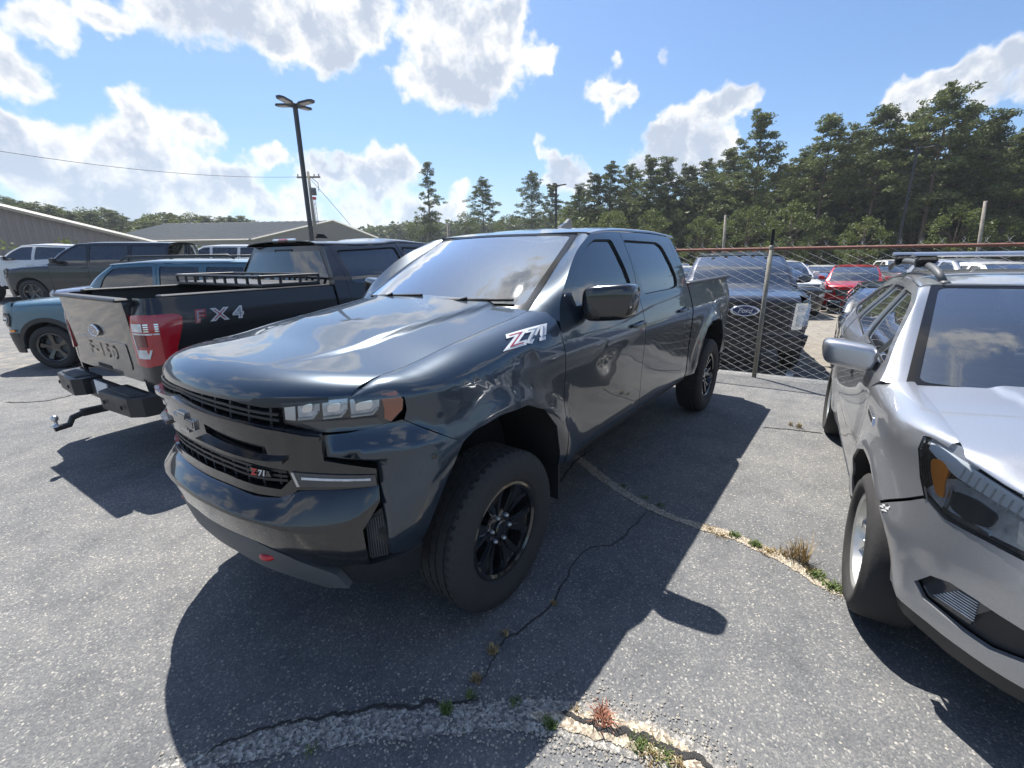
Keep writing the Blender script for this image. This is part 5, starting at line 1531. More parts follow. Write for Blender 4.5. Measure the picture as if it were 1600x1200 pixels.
def strip_mat(name, cols, speck=120, edge=.5):
    m, nt, b = nodes_mat(name); L = nt.links.new; N = nt.nodes.new
    tc = N('ShaderNodeTexCoord'); vo = N('ShaderNodeTexVoronoi'); vo.inputs['Scale'].default_value = speck; L(tc.outputs['Object'], vo.inputs['Vector'])
    sp = N('ShaderNodeSeparateColor'); L(vo.outputs['Color'], sp.inputs[0])
    L(ramp_node(nt, sp.outputs[0], cols), b.inputs['Base Color']); b.inputs['Roughness'].default_value = .9
    bump(nt, b, vo.outputs['Distance'], .7, .006)
    n = add_noise(nt, 16, 7, .75)
    at_ = N('ShaderNodeAttribute'); at_.attribute_name = 'w'
    ad = N('ShaderNodeMath'); ad.operation = 'ADD'; L(n.outputs[0], ad.inputs[0]); L(at_.outputs['Fac'], ad.inputs[1])
    gt = N('ShaderNodeMath'); gt.operation = 'GREATER_THAN'; L(ad.outputs[0], gt.inputs[0]); gt.inputs[1].default_value = edge+.5
    L(gt.outputs[0], b.inputs['Alpha'])
    return m


def strip(name, pts, widths, mat, z=.004, seed=0, jit=.0):
    rg = np.random.RandomState(seed)
    P = resample([(p[0], p[1]) for p in pts], 90); W_ = np.interp(np.linspace(0, 1, 90), np.linspace(0, 1, len(widths)), widths)
    if jit:
        k = np.convolve(rg.randn(94), np.ones(5)/5, 'valid')*jit; T = np.gradient(P, axis=0); T /= np.linalg.norm(T, axis=1)[:, None]; P = P+np.c_[-T[:, 1], T[:, 0]]*k[:, None]
    T = np.gradient(P, axis=0); T /= np.linalg.norm(T, axis=1)[:, None]; Nn = np.c_[-T[:, 1], T[:, 0]]
    V = []; F = []; Wt = []; m = 7
    for i in range(90):
        for j in range(m):
            t = (j/(m-1)-.5)*2; q = P[i]+Nn[i]*W_[i]*t; V.append((q[0], q[1], z+gz(q[0], q[1]))); Wt.append((1-abs(t))*min(1, i/6, (89-i)/6))
    for i in range(89):
        for j in range(m-1): F.append([i*m+j, (i+1)*m+j, (i+1)*m+j+1, i*m+j+1])
    o = mesh_obj(name, V, F, mat, None, True)
    a = o.data.attributes.new('w', 'FLOAT', 'POINT'); a.data.foreach_set('value', np.array(Wt, np.float32))
    tag(o, kind='structure'); return o


G = lambda *a: ground_at(*a)
dirtc = [(0, (.18, .145, .11)), (.4, (.32, .27, .20)), (.75, (.48, .41, .31)), (1, (.66, .60, .48))]
worn = [(0, (.10, .10, .10)), (.4, (.19, .185, .175)), (.75, (.30, .29, .27)), (1, (.5, .48, .43))]
crack_p = [G(*q) for q in ((892, 706), (930, 738), (975, 770), (1030, 800), (1090, 822), (1140, 836), (1190, 858), (1240, 882), (1290, 915), (1330, 945))]
strip('crack_dirt', crack_p, [.04, .07, .07, .06, .055, .05, .06, .065, .075, .07], strip_mat('crack_dirt', dirtc, 140, .36), .004, 1)
band_p = [G(*q) for q in ((180, 1230), (300, 1195), (420, 1160), (560, 1135), (700, 1125), (820, 1118), (930, 1135), (1030, 1165), (1120, 1215), (1180, 1290))]
strip('worn_strip', band_p, [.05, .07, .10, .11, .11, .09, .12, .14, .12, .10], strip_mat('worn_strip', worn, 90, .40), .004, 2)
strip('crumbled_edge', [p+np.array([0.0, 0.0, 0]) for p in band_p[5:9]], [.03, .09, .11, .05], strip_mat('crumbled_edge', dirtc, 100, .50), .008, 3)
CRK = strip_mat('crack', [(0, (.022, .022, .022)), (1, (.055, .052, .048))], 200, .40)
strip('crack', [G(*q) for q in ((738, 1100), (758, 1050), (790, 1000), (845, 962), (872, 930), (900, 880), (915, 860), (960, 850), (1000, 812), (1040, 790))], [.004, .007, .005, .006, .003], CRK, .005, 5, .02)
strip('crack', [G(*q) for q in ((300, 1190), (420, 1140), (520, 1118), (640, 1105), (760, 1095))], [.005, .010, .014, .006], CRK, .0085, 6, .02)
strip('crack', [G(*q) for q in ((870, 1110), (930, 1135), (990, 1150), (1040, 1170), (1100, 1195), (1140, 1240))], [.012, .02, .02, .016], CRK, .012, 7, .014)
strip('crack', [G(*q) for q in ((0, 630), (80, 625), (170, 600))], [.02, .02], CRK, .005, 8, .02)
strip('crack', [G(*q) for q in ((1188, 668), (1240, 672), (1290, 678))], [.012, .014], CRK, .005, 9, .01)
strip('crack', [G(*q) for q in ((930, 700), (900, 720), (870, 760))], [.012, .014], CRK, .005, 10, .01)
# stones and grass along the broken lines
def along(pts, n, spread, seed):
    rg = random.Random(seed); P = resample([(p[0], p[1]) for p in pts], 200); out = []
    for _ in range(n):
        i = rg.randrange(200); out.append((P[i][0]+rg.gauss(0, spread), P[i][1]+rg.gauss(0, spread)))
    return out


m = MB(); rg = random.Random(8)
for x, y in along(crack_p, 700, .035, 1)+along(band_p[1:9], 1500, .085, 2)+along(band_p[5:9], 700, .07, 3):
    r = rg.uniform(.0025, .007); a = rg.uniform(0, 6.28)
    vs = [(x+r*math.cos(a+k*1.2566)*rg.uniform(.7, 1.2), y+r*math.sin(a+k*1.2566)*rg.uniform(.7, 1.2), .004) for k in range(5)]
    vs.append((x, y, .004+r*rg.uniform(.5, .9)))
    m.add(vs, [[k, (k+1) % 5, 5] for k in range(5)])
o = m.build('loose_stones', simple('pebbles', (0.36, 0.33, 0.28), .85, var=.5, nscale=60)); tag(o, kind='stuff')
GR = simple('weed_green', (0.12, 0.17, 0.045), .7, var=.4, nscale=30); GD = simple('weed_dry', (0.34, 0.25, 0.12), .8, var=.35, nscale=30); GRD = simple('weed_red', (0.30, 0.13, 0.08), .8, var=.3, nscale=30)


def tuft(mb, x, y, n, h, spread, rg, flat=.5):
    for _ in range(n):
        a = rg.uniform(0, 6.28); q = rg.uniform(0, spread); bx, by = x+q*math.cos(a), y+q*math.sin(a)
        b = rg.uniform(0, 6.28); hh = h*rg.uniform(.4, 1.0); ln = hh*flat*rg.uniform(.3, 1.6); w = rg.uniform(.0012, .003)
        ca, sa = math.cos(b), math.sin(b)
        mb.add([(bx-sa*w, by+ca*w, .003), (bx+sa*w, by-ca*w, .003), (bx+ca*ln*.5+sa*w*.8, by+sa*ln*.5-ca*w*.8, hh*.7), (bx+ca*ln*.5-sa*w*.8, by+sa*ln*.5+ca*w*.8, hh*.7), (bx+ca*ln, by+sa*ln, hh)], [[0, 1, 2, 3], [3, 2, 4]])


rg = random.Random(3)
g1, g2, g3 = MB(), MB(), MB()
for (px, py, n, h, s_, k) in ((1148, 838, 160, .03, .035, 0), (1180, 852, 200, .03, .04, 0), (1275, 900, 160, .035, .05, 0), (1300, 918, 220, .03, .05, 0), (1322, 928, 120, .03, .04, 0),
                              (1240, 872, 60, .14, .03, 1), (1255, 880, 50, .17, .025, 1), (1225, 868, 60, .05, .05, 1), (1110, 828, 160, .015, .06, 1), (1130, 838, 140, .015, .05, 1), (1200, 862, 200, .02, .06, 1), (1268, 893, 160, .02, .05, 1),
                              (1248, 668, 60, .06, .03, 1), (1030, 790, 60, .02, .04, 0), (1008, 778, 60, .02, .04, 0), (975, 760, 60, .02, .04, 0),
                              (735, 1090, 60, .03, .02, 0), (745, 1065, 90, .04, .02, 1), (770, 1020, 90, .04, .025, 1), (790, 992, 50, .03, .02, 1), (865, 945, 40, .03, .015, 1),
                              (698, 1112, 120, .035, .025, 0), (805, 1100, 60, .02, .03, 0), (860, 1135, 160, .03, .025, 0), (1000, 1165, 260, .025, .045, 0), (1040, 1180, 240, .02, .05, 0), (1060, 1195, 160, .02, .04, 1), (1020, 1180, 260, .02, .06, 1),
                              (945, 1130, 70, .05, .05, 2), (940, 1120, 60, .05, .03, 2), (900, 1112, 50, .02, .03, 1), (485, 1175, 50, .015, .03, 0), (1235, 665, 30, .05, .02, 1)):
    p = G(px, py)
    tuft((g1, g2, g3)[k], p[0], p[1], n, h, s_, rg, 1.0 if k == 2 else .6)
tag(g1.build('grass', GR), kind='stuff'); tag(g2.build('dry_grass', GD), kind='stuff'); tag(g3.build('crabgrass', GRD), kind='stuff')
# painted bay line beyond the fence
p0 = at(1231, 595, 6.9); q = np.array([p0[0], p0[1]])
m = MB(); c_ = (-6.25, 1.93)
V = [(-5.98, 1.50), (-6.60, 1.52), (-6.60, 1.64), (-5.98, 1.62)]
pl = [ground_at(px, py, -.26) for px, py in ((1224, 597), (1237, 599), (1241, 578), (1230, 576))]
m.add([(a[0], a[1], gz(a[0], a[1])+.008) for a in pl], [[0, 1, 2, 3]])
o = m.build('painted_line', simple('road_paint', (0.62, 0.62, 0.60), .8, var=.2, nscale=30)); tag(o, kind='structure')

# ------------------------------------------------------------------ fence, poles, lamps
GALV = simple('galvanised_steel', (0.55, 0.56, 0.55), .5, .15, var=.25, nscale=20); RUST = simple('rusty_pipe', (0.22, 0.10, 0.075), .8, .1, var=.4, nscale=25)
WOODP = simple('grey_wood', (0.27, 0.24, 0.20), .85, var=.25, nscale=9); POLEM = simple('bronze_metal', (0.035, 0.037, 0.042), .45, .4)


def fence():
    t = thing('chain_link_fence', 'chain-link fence with rusty top rail and barbed tips behind the parked vehicles', 'fence', (-5.62, 1.2, 0))
    y0, y1 = -3.2, 14.0; fx = lambda y: -.1*(y-1.2)
    off = lambda x, y, z: (x+5.62, y-1.2, z)
    posts = [y for y in np.arange(1.21-3.05*1, y1, 3.05)]
    zg = lambda x, y: 0
    pm = None
    for y in posts:
        if pm is None:
            m = MB(); m.tube([(0, 0, -.1), (0, 0, 1.80)], .030, 10); m.lathe([(.036, 1.76), (.036, 1.80), (.02, 1.82), (.001, 1.822)], 10, 'z'); o = m.build('post', simple('weathered_post', (0.24, 0.23, 0.19), .7, .2, var=.3, nscale=18), t, True); pm = o.data
            m = MB(); m.box((0, 0, 1.90), (.022, .035, .26), bev=.003); 
            for k in range(3): m.box((0, .02, 1.85+.06*k), (.026, .008, .01))
            e = m.build('post_arm', MATTE, o)
        else:
            o = bpy.data.objects.new('post', pm); COL.objects.link(o); o.parent = t
            e2 = bpy.data.objects.new('post_arm', e.data); COL.objects.link(e2); e2.parent = o
        o.location = (fx(y), y-1.2, 0)
    m = MB(); m.tube([(fx(y0), y0-1.2, 1.775), (fx(y1), y1-1.2, 1.775)], .019, 8); m.build('top_rail', RUST, t, True)
    m = MB()
    w = .092; h = .046; top = 1.83; nz = int((top-.02)/h)
    n = int((y1-y0)/w)

    def wire(pts, r=.0021):
        V = []; F = []
        for p in pts:
            for k in range(3):
                a = 2*PI*k/3; V.append((p[0]+r*math.cos(a), p[1]+r*math.sin(a)*.8, p[2]+r*math.sin(a)*.6))
        for i in range(len(pts)-1):
            for k in range(3): F.append([i*3+k, i*3+(k+1) % 3, (i+1)*3+(k+1) % 3, (i+1)*3+k])
        m.add(V, F)
    for i in range(n):
        yb = y0+w*i
        pts = []
        for j in range(nz+1):
            y = yb+(w if (j+i) % 2 else 0)-w/2; z = .02+h*j
            pts.append((fx(y)+(.004 if j % 2 else -.004)+.012*math.sin(y*1.7+z*2), y-1.2, z))
        # twisted barbs above the rail
        pts.append((fx(yb), pts[-1][1]+(.012 if i % 2 else -.014), top+.02)); 
        wire(pts)
        e_ = pts[-1]; wire([e_, (e_[0]+.01, e_[1]+(.018 if i % 3 else -.018), e_[2]+.022)], .0018)
    o = m.build('wire_mesh', GALV, t); o['kind'] = 'stuff'
    m = MB(); m.tube([(fx(y0), y0-1.2, .03), (fx(y1), y1-1.2, .03)], .003, 5); m.build('tension_wire', GALV, t)
    for k, (dx, z) in enumerate(((0.0, 1.85), (0, 1.91), (0, 1.99))):
        pass


fence()


def wood_pole_fence():
    t = thing('barbed_wire_fence', 'far fence of tall leaning wooden poles and barbed wire in front of the trees', 'fence', (0, 0, 0))
    base = []
    for px, ytop in ((700, 350), (1134, 336), (1540, 314), (1960, 325)):
        D = 22.5+(px-1134)*.004; a = at(px, ytop, D); g = at(px, 385, D); zg = float(gz(g[0], g[1]))
        m = MB(); m.tube([(g[0], g[1], zg-.3), ((g[0]+a[0])/2, (g[1]+a[1])/2, (zg+a[2])/2), (a[0], a[1], a[2])], .062, 8, r2=.05); m.build('pole', WOODP, t, True)
        base.append((a, zg))
    m = MB()
    for k in range(5):
        f = .52+.11*k
        m.tube([tuple(np.array([a[0], a[1], zg+(a[2]-zg)*f])) for a, zg in base], .003, 4, cap=False)
    m.build('barbed_wire', POLEM, t)


wood_pole_fence()


def lamp_post(px, base_y, top_y, height, heads, label):
    d = _f + (px-800)/FPX*_r - (top_y-600)/FPX*_u
    k = d[2]/math.hypot(d[0], d[1]); D = (height-CAM[2])/k
    p = CAM+d/math.hypot(d[0], d[1])*D; zg = float(gz(p[0], p[1]))
    t = thing('lamp_post', label, 'lamp post', (p[0], p[1], zg))
    H_ = p[2]-zg
    m = MB(); m.box((0, 0, H_/2), (.16, .16, H_), bev=.01); m.box((0, 0, .25), (.5, .5, .5), bev=.03); m.build('pole', POLEM, t)
    m = MB(); m.box((0, 0, H_+.02), (.24, .24, .16), bev=.02); m.build('pole_cap', POLEM, t)
    LED = simple('led_panel', (0.42, 0.38, 0.34), .4)
    for a in heads:
        r_ = Matrix.Rotation(a, 3, 'Z')
        pts = [(.12, -.05), (.34, -.19), (.85, -.19), (.98, -.10), (.98, .10), (.85, .19), (.34, .19), (.12, .05)]
        m = MB(); m.prism(pts, (H_-.0, H_+.07), lambda x, y, z: tuple(r_ @ Vector((x, y, z+.09*x)))); o = m.build('lamp_head', POLEM, t)
        m = MB(); m.prism([(.36, -.14), (.84, -.14), (.84, .14), (.36, .14)], (H_-.012, H_-.003), lambda x, y, z: tuple(r_ @ Vector((x, y, z+.09*x)))); m.build('led_panel', LED, o)
    return t


lamp_post(461, 385, 166, 8.2, [R(20), R(110), R(200), R(290)], 'tall dark lamp post with four flat heads behind the black pickup')
lamp_post(869, 350, 291, 8.2, [R(20), R(110), R(200), R(290)], 'distant lamp post rising just above the roof of the middle pickup')
lamp_post(1434, 385, 233, 8.2, [R(75), R(255)], 'dark lamp post in front of the tall pines on the right')


def utility_pole():
    D = 46.0; p = at(481, 268, D); zg = float(gz(p[0], p[1]))
    t = thing('utility_pole', 'wooden utility pole with crossarm beside the four-headed lamp post', 'utility pole', (p[0], p[1], zg)); H_ = p[2]-zg
    m = MB(); m.tube([(0, 0, 0), (0, 0, H_)], .16, 10, r2=.11); m.build('pole', WOODP, t, True)
    d = Vector((_r[0], _r[1], 0)).normalized()
    m = MB(); m.box((0, 0, H_-.45), (.12, 2.0, .14), Matrix.Rotation(math.atan2(d.y, d.x)-PI/2, 3, 'Z')); m.build('crossarm', WOODP, t)
    for s_ in (-.9, -.45, .5, .9):
        m = MB(); m.lathe([(.02, 0), (.06, .06), (.035, .1), (.06, .15), (.01, .2)], 8, 'z', (d.x*s_, d.y*s_, H_-.38)); m.build('insulator', GREYP, t, True)
    m = MB(); m.lathe([(.001, 0), (.2, 0), (.2, .6), (.001, .6)], 12, 'z', (d.x*.32, d.y*.32, H_-1.9)); m.build('transformer', GREYP, t, True)
    m = MB(); m.tube([(0, 0, H_-.3), tuple(d*.75+Vector((0, 0, H_-.9))), tuple(d*.75+Vector((0, 0, H_-1.6)))], .03, 6); m.build('bracket', GREYP, t)
    a = Vector((0, 0, H_-.4)); 
    for k, (px, py) in enumerate(((0, 203),)):
        e = Vector(at(px, py, 40))-Vector((p[0], p[1], zg)); e = e*1.6-a*.6
        P_ = [a+(e-a)*s_-Vector((0, 0, 1))*(4*1.2*s_*(1-s_)) for s_ in np.linspace(0, 1, 20)]
        m = MB(); m.tube([tuple(q) for q in P_], .014, 4, cap=False); m.build('power_line', MATTE, t)
    e = Vector(at(548, 352, 44))-Vector((p[0], p[1], zg))
    m = MB(); m.tube([tuple(a), tuple(e)], .018, 4, cap=False); m.build('guy_wire', MATTE, t)
    # pale steel mast beside it
    D = 60; q = at(490, 312, D); zq = float(gz(q[0], q[1])); t2 = thing('radio_mast', 'slim pale lattice mast beside the utility pole', 'mast', (q[0], q[1], zq)); h = q[2]-zq
    m = MB()
    for k in range(3): m.tube([(.28*math.cos(k*2.094), .28*math.sin(k*2.094), 0), (.2*math.cos(k*2.094), .2*math.sin(k*2.094), h)], .04, 5)
    for k in range(int(h/.5)):
        for j in range(3):
            a0, a1 = j*2.094, (j+1)*2.094; m.tube([(.26*math.cos(a0), .26*math.sin(a0), k*.5), (.26*math.cos(a1), .26*math.sin(a1), k*.5+.5)], .02, 4)
    m.build('lattice', SILV, t2)
    m = MB(); m.box((0, 0, h+.15), (.5, .5, .3), bev=.05); m.build('red_beacon', RED, t2)


utility_pole()

# ------------------------------------------------------------------ buildings
WALLM = simple('tan_metal_wall', (0.30, 0.26, 0.235), .6, .1, var=.06); ROOFM = simple('pale_metal_roof', (0.50, 0.45, 0.38), .45, .2, var=.08); TRIMM = simple('roof_trim', (0.55, 0.51, 0.44), .5)


def metal_building(A, Bp, back, eave, peak, label, frac=.5, rib=.35):
    """A, B: ends of the gable wall on the ground; back: vector along the ridge"""
    A = np.array(A, float); Bp = np.array(Bp, float); back = np.array(back, float)
    zg = float(gz(A[0], A[1])); t = thing('metal_building', label, 'building', (A[0], A[1], zg))
    W_ = Bp-A; Lw = np.linalg.norm(W_); w = W_/Lw; nrm = -back/np.linalg.norm(back)
    top = lambda s_: eave+(peak-eave)*(s_/(frac*Lw) if s_ < frac*Lw else (Lw-s_)/((1-frac)*Lw))
    m = MB(); n = int(Lw/rib)
    for i in range(n):
        for s0, s1, o0, o1 in ((i*rib, (i+.55)*rib, 0, 0), ((i+.55)*rib, (i+.7)*rib, 0, .05), ((i+.7)*rib, (i+.85)*rib, .05, .05), ((i+.85)*rib, (i+1)*rib, .05, 0)):
            a = w*s0+nrm*o0; b = w*s1+nrm*o1
            m.add([(a[0], a[1], -.5), (b[0], b[1], -.5), (b[0], b[1], top(s1)), (a[0], a[1], top(s0))], [[0, 1, 2, 3]])
    m.build('gable_wall', WALLM, t)
    Lb = np.linalg.norm(back); bd = back/Lb
    for name, s_ in (('side_wall', 0), ('side_wall', Lw)):
        m = MB(); c = w*s_; n2 = int(Lb/rib/2)
        sd = -w if s_ == 0 else w
        for i in range(n2):
            l0, l1, l2, l3 = i*rib*2, (i+.7)*rib*2, (i+.8)*rib*2, (i+1)*rib*2
            for q0, q1, o0, o1 in ((l0, l1, 0, 0), (l1, l2, 0, .05), (l2, l3, .05, 0)):
                a = c+bd*q0+sd*o0; b = c+bd*q1+sd*o1; m.add([(a[0], a[1], -.5), (b[0], b[1], -.5), (b[0], b[1], eave), (a[0], a[1], eave)], [[0, 1, 2, 3]])
        m.build(name, WALLM, t)
    for s0, s1 in ((-.3, frac*Lw), (Lw+.3, frac*Lw)):
        m = MB(); z0 = top(max(0, min(Lw, s0)))-.04; z1 = peak+.02; k = int(Lb/.9)
        for i in range(k):
            for q0, q1, h0, h1 in ((i*.9, (i+.8)*.9, 0, 0), ((i+.8)*.9, (i+.9)*.9, 0, .06), ((i+.9)*.9, (i+1)*.9, .06, 0)):
                a = w*s0+bd*(q0-.3); b = w*s0+bd*(q1-.3); c = w*s1+bd*(q1-.3); d = w*s1+bd*(q0-.3)
                m.add([(a[0], a[1], z0+h0), (b[0], b[1], z0+h1), (c[0], c[1], z1+h1), (d[0], d[1], z1+h0)], [[0, 1, 2, 3]])
        m.build('roof', ROOFM, t)
        a = w*s0-bd*.34; b = w*s1-bd*.34
        m = MB(); m.tube([(a[0], a[1], z0+.0), (b[0], b[1], z1+.0)], .14, 4); m.build('rake_trim', TRIMM, t)
    a = w*-.3; m = MB(); m.tube([(a[0], a[1], top(0)-.05), (a[0]+back[0], a[1]+back[1], top(0)-.05)], .12, 6); m.build('gutter', TRIMM, t)
    return t


a0 = at(393, 373, 62); b0 = at(582, 367, 58)
metal_building((a0[0], a0[1]), (b0[0], b0[1]), (11.5, -17.0), 3.95-float(gz(a0[0], a0[1])), 5.9-float(gz(a0[0], a0[1])), 'tan metal building with pale low-pitched roof behind the black pickup', frac=.66)
a1 = at(238, 381, 42); b1 = at(-420, 190, 42)
metal_building((a1[0], a1[1]), (14.5, -37.5), (-6, -24), 2.95-.9, 6.3-.9, 'large tan metal shed with sloping roof edge at the far left', frac=.5)

# ------------------------------------------------------------------ trees
def leaf_mat(name, c1, c2, trans=.25):
    m = bpy.data.materials.new(name); m.use_nodes = True; nt = m.node_tree; nt.nodes.clear(); L = nt.links.new; N = nt.nodes.new
    g = N('ShaderNodeNewGeometry'); oi = N('ShaderNodeObjectInfo')
    a = N('ShaderNodeMath'); a.operation = 'MULTIPLY_ADD'; L(oi.outputs['Random'], a.inputs[0]); a.inputs[1].default_value = .35; L(g.outputs['Random Per Island'], a.inputs[2])
    a2 = N('ShaderNodeMath'); a2.operation = 'MULTIPLY'; L(a.outputs[0], a2.inputs[0]); a2.inputs[1].default_value = .74
    n = add_noise(nt, .8, 3, .6)
    c = ramp_node(nt, a2.outputs[0], [(0, c1), (.7, c2), (1, tuple(min(1, v*1.35) for v in c2))])
    d = N('ShaderNodeBsdfDiffuse'); L(c, d.inputs[0]); t = N('ShaderNodeBsdfTranslucent'); L(c, t.inputs[0]); x = N('ShaderNodeMixShader'); x.inputs[0].default_value = trans
    gl = N('ShaderNodeBsdfGlossy'); gl.inputs[1].default_value = .5; gl.inputs[0].default_value = (.5, .5, .5, 1); y = N('ShaderNodeMixShader'); y.inputs[0].default_value = .05
    L(d.outputs[0], x.inputs[1]); L(t.outputs[0], x.inputs[2]); L(x.outputs[0], y.inputs[1]); L(gl.outputs[0], y.inputs[2])
    o = N('ShaderNodeOutputMaterial'); L(y.outputs[0], o.inputs[0]); return m


PINE = leaf_mat('pine_needles', (0.045, 0.068, 0.024), (0.160, 0.185, 0.066)); DECI = leaf_mat('leaves', (0.045, 0.072, 0.018), (0.150, 0.180, 0.050), .35)
BARK = simple('bark', (0.12, 0.085, 0.065), .9, var=.35, nscale=4)


def cards(V, F, c, rad, n, size, rs, asp=.45, flat=.6):
    P = rs.normal(0, 1, (n, 3)); P /= np.linalg.norm(P, axis=1)[:, None]; P *= (rs.uniform(0, 1, n)**.4)[:, None]*np.array([rad, rad, rad*flat]); P += c
    A = rs.normal(0, 1, (n, 3)); A[:, 2] *= .6; A /= np.linalg.norm(A, axis=1)[:, None]; B = np.cross(A, rs.normal(0, 1, (n, 3))); B /= np.linalg.norm(B, axis=1)[:, None]
    s = size*rs.uniform(.6, 1.3, n)[:, None]; A *= s; B *= s*asp
    b = sum(len(v) for v in V); V.append(np.stack([P-A-B*.4, P+B, P+A-B*.2, P-B], 1).reshape(-1, 3)); F.append(np.arange(n*4).reshape(-1, 4)+b)


def finish(name, V, F, mat, parent):
    V = np.vstack(V); F = np.vstack(F); me = bpy.data.meshes.new(name)
    me.vertices.add(len(V)); me.vertices.foreach_set('co', V.reshape(-1).astype(np.float32)); me.loops.add(F.size); me.loops.foreach_set('vertex_index', F.reshape(-1).astype(np.int32))
    me.polygons.add(len(F)); me.polygons.foreach_set('loop_start', np.arange(0, F.size, F.shape[1]).astype(np.int32)); me.update(calc_edges=True); me.materials.append(mat)
    o = bpy.data.objects.new(name, me); COL.objects.link(o); o.parent = parent; return o


def pine(seed, h=18.0, base=.42, wide=3.4, density=1.0, top=.25):
    rs = np.random.RandomState(seed); t = thing('pine_tree', '', 'tree')
    bend = rs.uniform(-.4, .4, 2)
    tr = lambda z: np.array([bend[0]*math.sin(z/h*2.2), bend[1]*math.sin(z/h*2.6), z])
    m = MB(); m.tube([tuple(tr(z)) for z in np.linspace(0, h*.97, 12)], [.26*(1-.85*k/11) for k in range(12)], 8)
    V, F = [], []; nl = int(44*density)
    for i in range(nl):
        k = i/(nl-1); z = h*(base+(1-base)*.97*k**.95)
        prof = (.55+.45*math.sin(PI*min(1, .15+k)))*(1-k**2.2*(1-top))
        L_ = wide*prof*rs.uniform(.5, 1.15); a = i*2.4+rs.uniform(-.5, .5); up = rs.uniform(.05, .5)+k*.35
        p0 = tr(z); d = np.array([math.cos(a), math.sin(a), up]); p1 = p0+d*L_*.55+np.array([0, 0, -.1]); p2 = p0+d*L_+np.array([0, 0, .15])
        m.tube([tuple(p0), tuple(p1), tuple(p2)], [.06*(1-.5*k), .04, .012], 5)
        for f, r_, n in ((1.0, .78, 80), (.74, .80, 70), (.45, .60, 34)):
            q = p0+(p2-p0)*f+rs.normal(0, .25, 3); rr = r_*rs.uniform(.7, 1.3)*(1-.15*k)
            cards(V, F, q, rr, int(n*rs.uniform(.6, 1.2)), .19, rs, .34, .42)
            if L_ > 1.3: cards(V, F, q+rs.normal(0, .75, 3)*[1, 1, .35], rr*.8, int(n*.6), .18, rs, .34, .42)
    cards(V, F, tr(h*.972), .7, 120, .18, rs, .34, .8)
    m.build('trunk', BARK, t, True); finish('crown', V, F, PINE, t); return t


def broadleaf(seed, h=11.0, wide=3.6):
    rs = np.random.RandomState(seed); t = thing('broadleaf_tree', '', 'tree')
    m = MB(); m.tube([(0, 0, 0), (.1, 0, h*.3), (.0, .1, h*.6), (.1, .1, h*.85)], [.2, .16, .1, .03], 8)
    V, F = [], []
    for i in range(64):
        a = rs.uniform(0, 6.28); e = rs.uniform(-.85, 1); r = math.sqrt(max(0, 1-e*e))*rs.uniform(.55, 1.0)
        c = np.array([math.cos(a)*r*wide, math.sin(a)*r*wide, h*.56+e*h*.40])
        if i < 16: m.tube([(0, 0, h*rs.uniform(.25, .6)), tuple(c*.6+np.array([0, 0, h*.2])), tuple(c)], [.06, .04, .015], 5)
        cards(V, F, c, rs.uniform(.6, 1.15), 62, .15, rs, .6, .7)
    m.build('trunk', BARK, t, True); finish('crown', V, F, DECI, t); return t


PINES = [pine(1, 18, .36, 4.2, 1.0, .35), pine(2, 18, .45, 3.8, .95, .45), pine(3, 18, .22, 4.4, 1.15, .3), pine(4, 18, .48, 3.5, .85, .55)]
THIN = pine(7, 18, .28, 2.3, .6, .45)
LEAFY = [broadleaf(11), broadleaf(12, 11, 4.0)]
USED = set()


def tree_at(proto, px, top_y, D, label, group=None, rot=None, sw=1.0):
    p = at(px, top_y, D); zg = float(gz(p[0], p[1]))-.2
    h0 = 18.0 if proto in PINES or proto is THIN else 11*.98
    s = (p[2]-zg)/h0
    c = proto if proto.name not in USED else copy_tree(proto)
    USED.add(proto.name)
    c.location = (p[0], p[1], zg); c.scale = (s*sw, s*sw, s); c.rotation_euler = (0, 0, rot if rot is not None else (px*1.37) % 6.28)
    c['label'] = label; c['category'] = 'tree'
    if group: c['group'] = group
    return c


rw_ = random.Random(21)
# (px, top y, distance, kind)
sil = [(905, 292, 62, 1), (928, 275, 60, 3), (955, 256, 60, 2), (985, 262, 62, 0), (1018, 246, 58, 2), (1045, 250, 60, 1), (1075, 262, 60, 3), (1108, 255, 60, 0), (1140, 238, 58, 1), (1192, 176, 54, 2), (1232, 262, 62, 0), (1262, 238, 60, 1),
       (1298, 186, 55, 3), (1322, 225, 62, 2), (1345, 205, 58, 1), (1385, 172, 54, 3), (1412, 215, 62, 2), (1445, 180, 55, 1), (1492, 140, 52, 0), (1515, 170, 56, 2), (1548, 196, 58, 3), (1572, 178, 54, 1), (1605, 205, 52, 2), (1650, 190, 52, 0), (1700, 200, 52, 1)]
names = {0: 'spreading dark green pine', 1: 'tall pine with bare lower trunk', 2: 'full dark pine', 3: 'slender open-topped pine'}
where = ['at the left end of the right-hand wood', 'second from the left end of the right-hand wood', 'above the tail of the middle pickup roof', 'beside the full pine above the pickup roof', 'over the pickup cab rear corner', 'just right of the pickup cab',
         'left of the black post arm top', 'above the left half of the heavy-duty pickup', 'above the heavy-duty pickup windshield', 'standing clear highest above the fence post', 'in the dip right of the tall lone pine', 'before the cluster above the red SUV',
         'above the left side of the red SUV', 'directly above the red SUV', 'above the right side of the red SUV', 'left of the right-hand lamp post head', 'behind the right-hand lamp post', 'touching the right-hand lamp post head', 'highest of the whole wood', 'right shoulder of the highest pine',
         'in the gap before the right edge', 'near the right edge above the leaning pole', 'cut by the right edge of the view', 'beyond the right edge', 'farthest right']
for i, (px, ty, D, k) in enumerate(sil):
    tree_at(PINES[k], px, ty, D, f'{names[k]} {where[i]}')
G2 = 'pines filling the wood behind the fence'
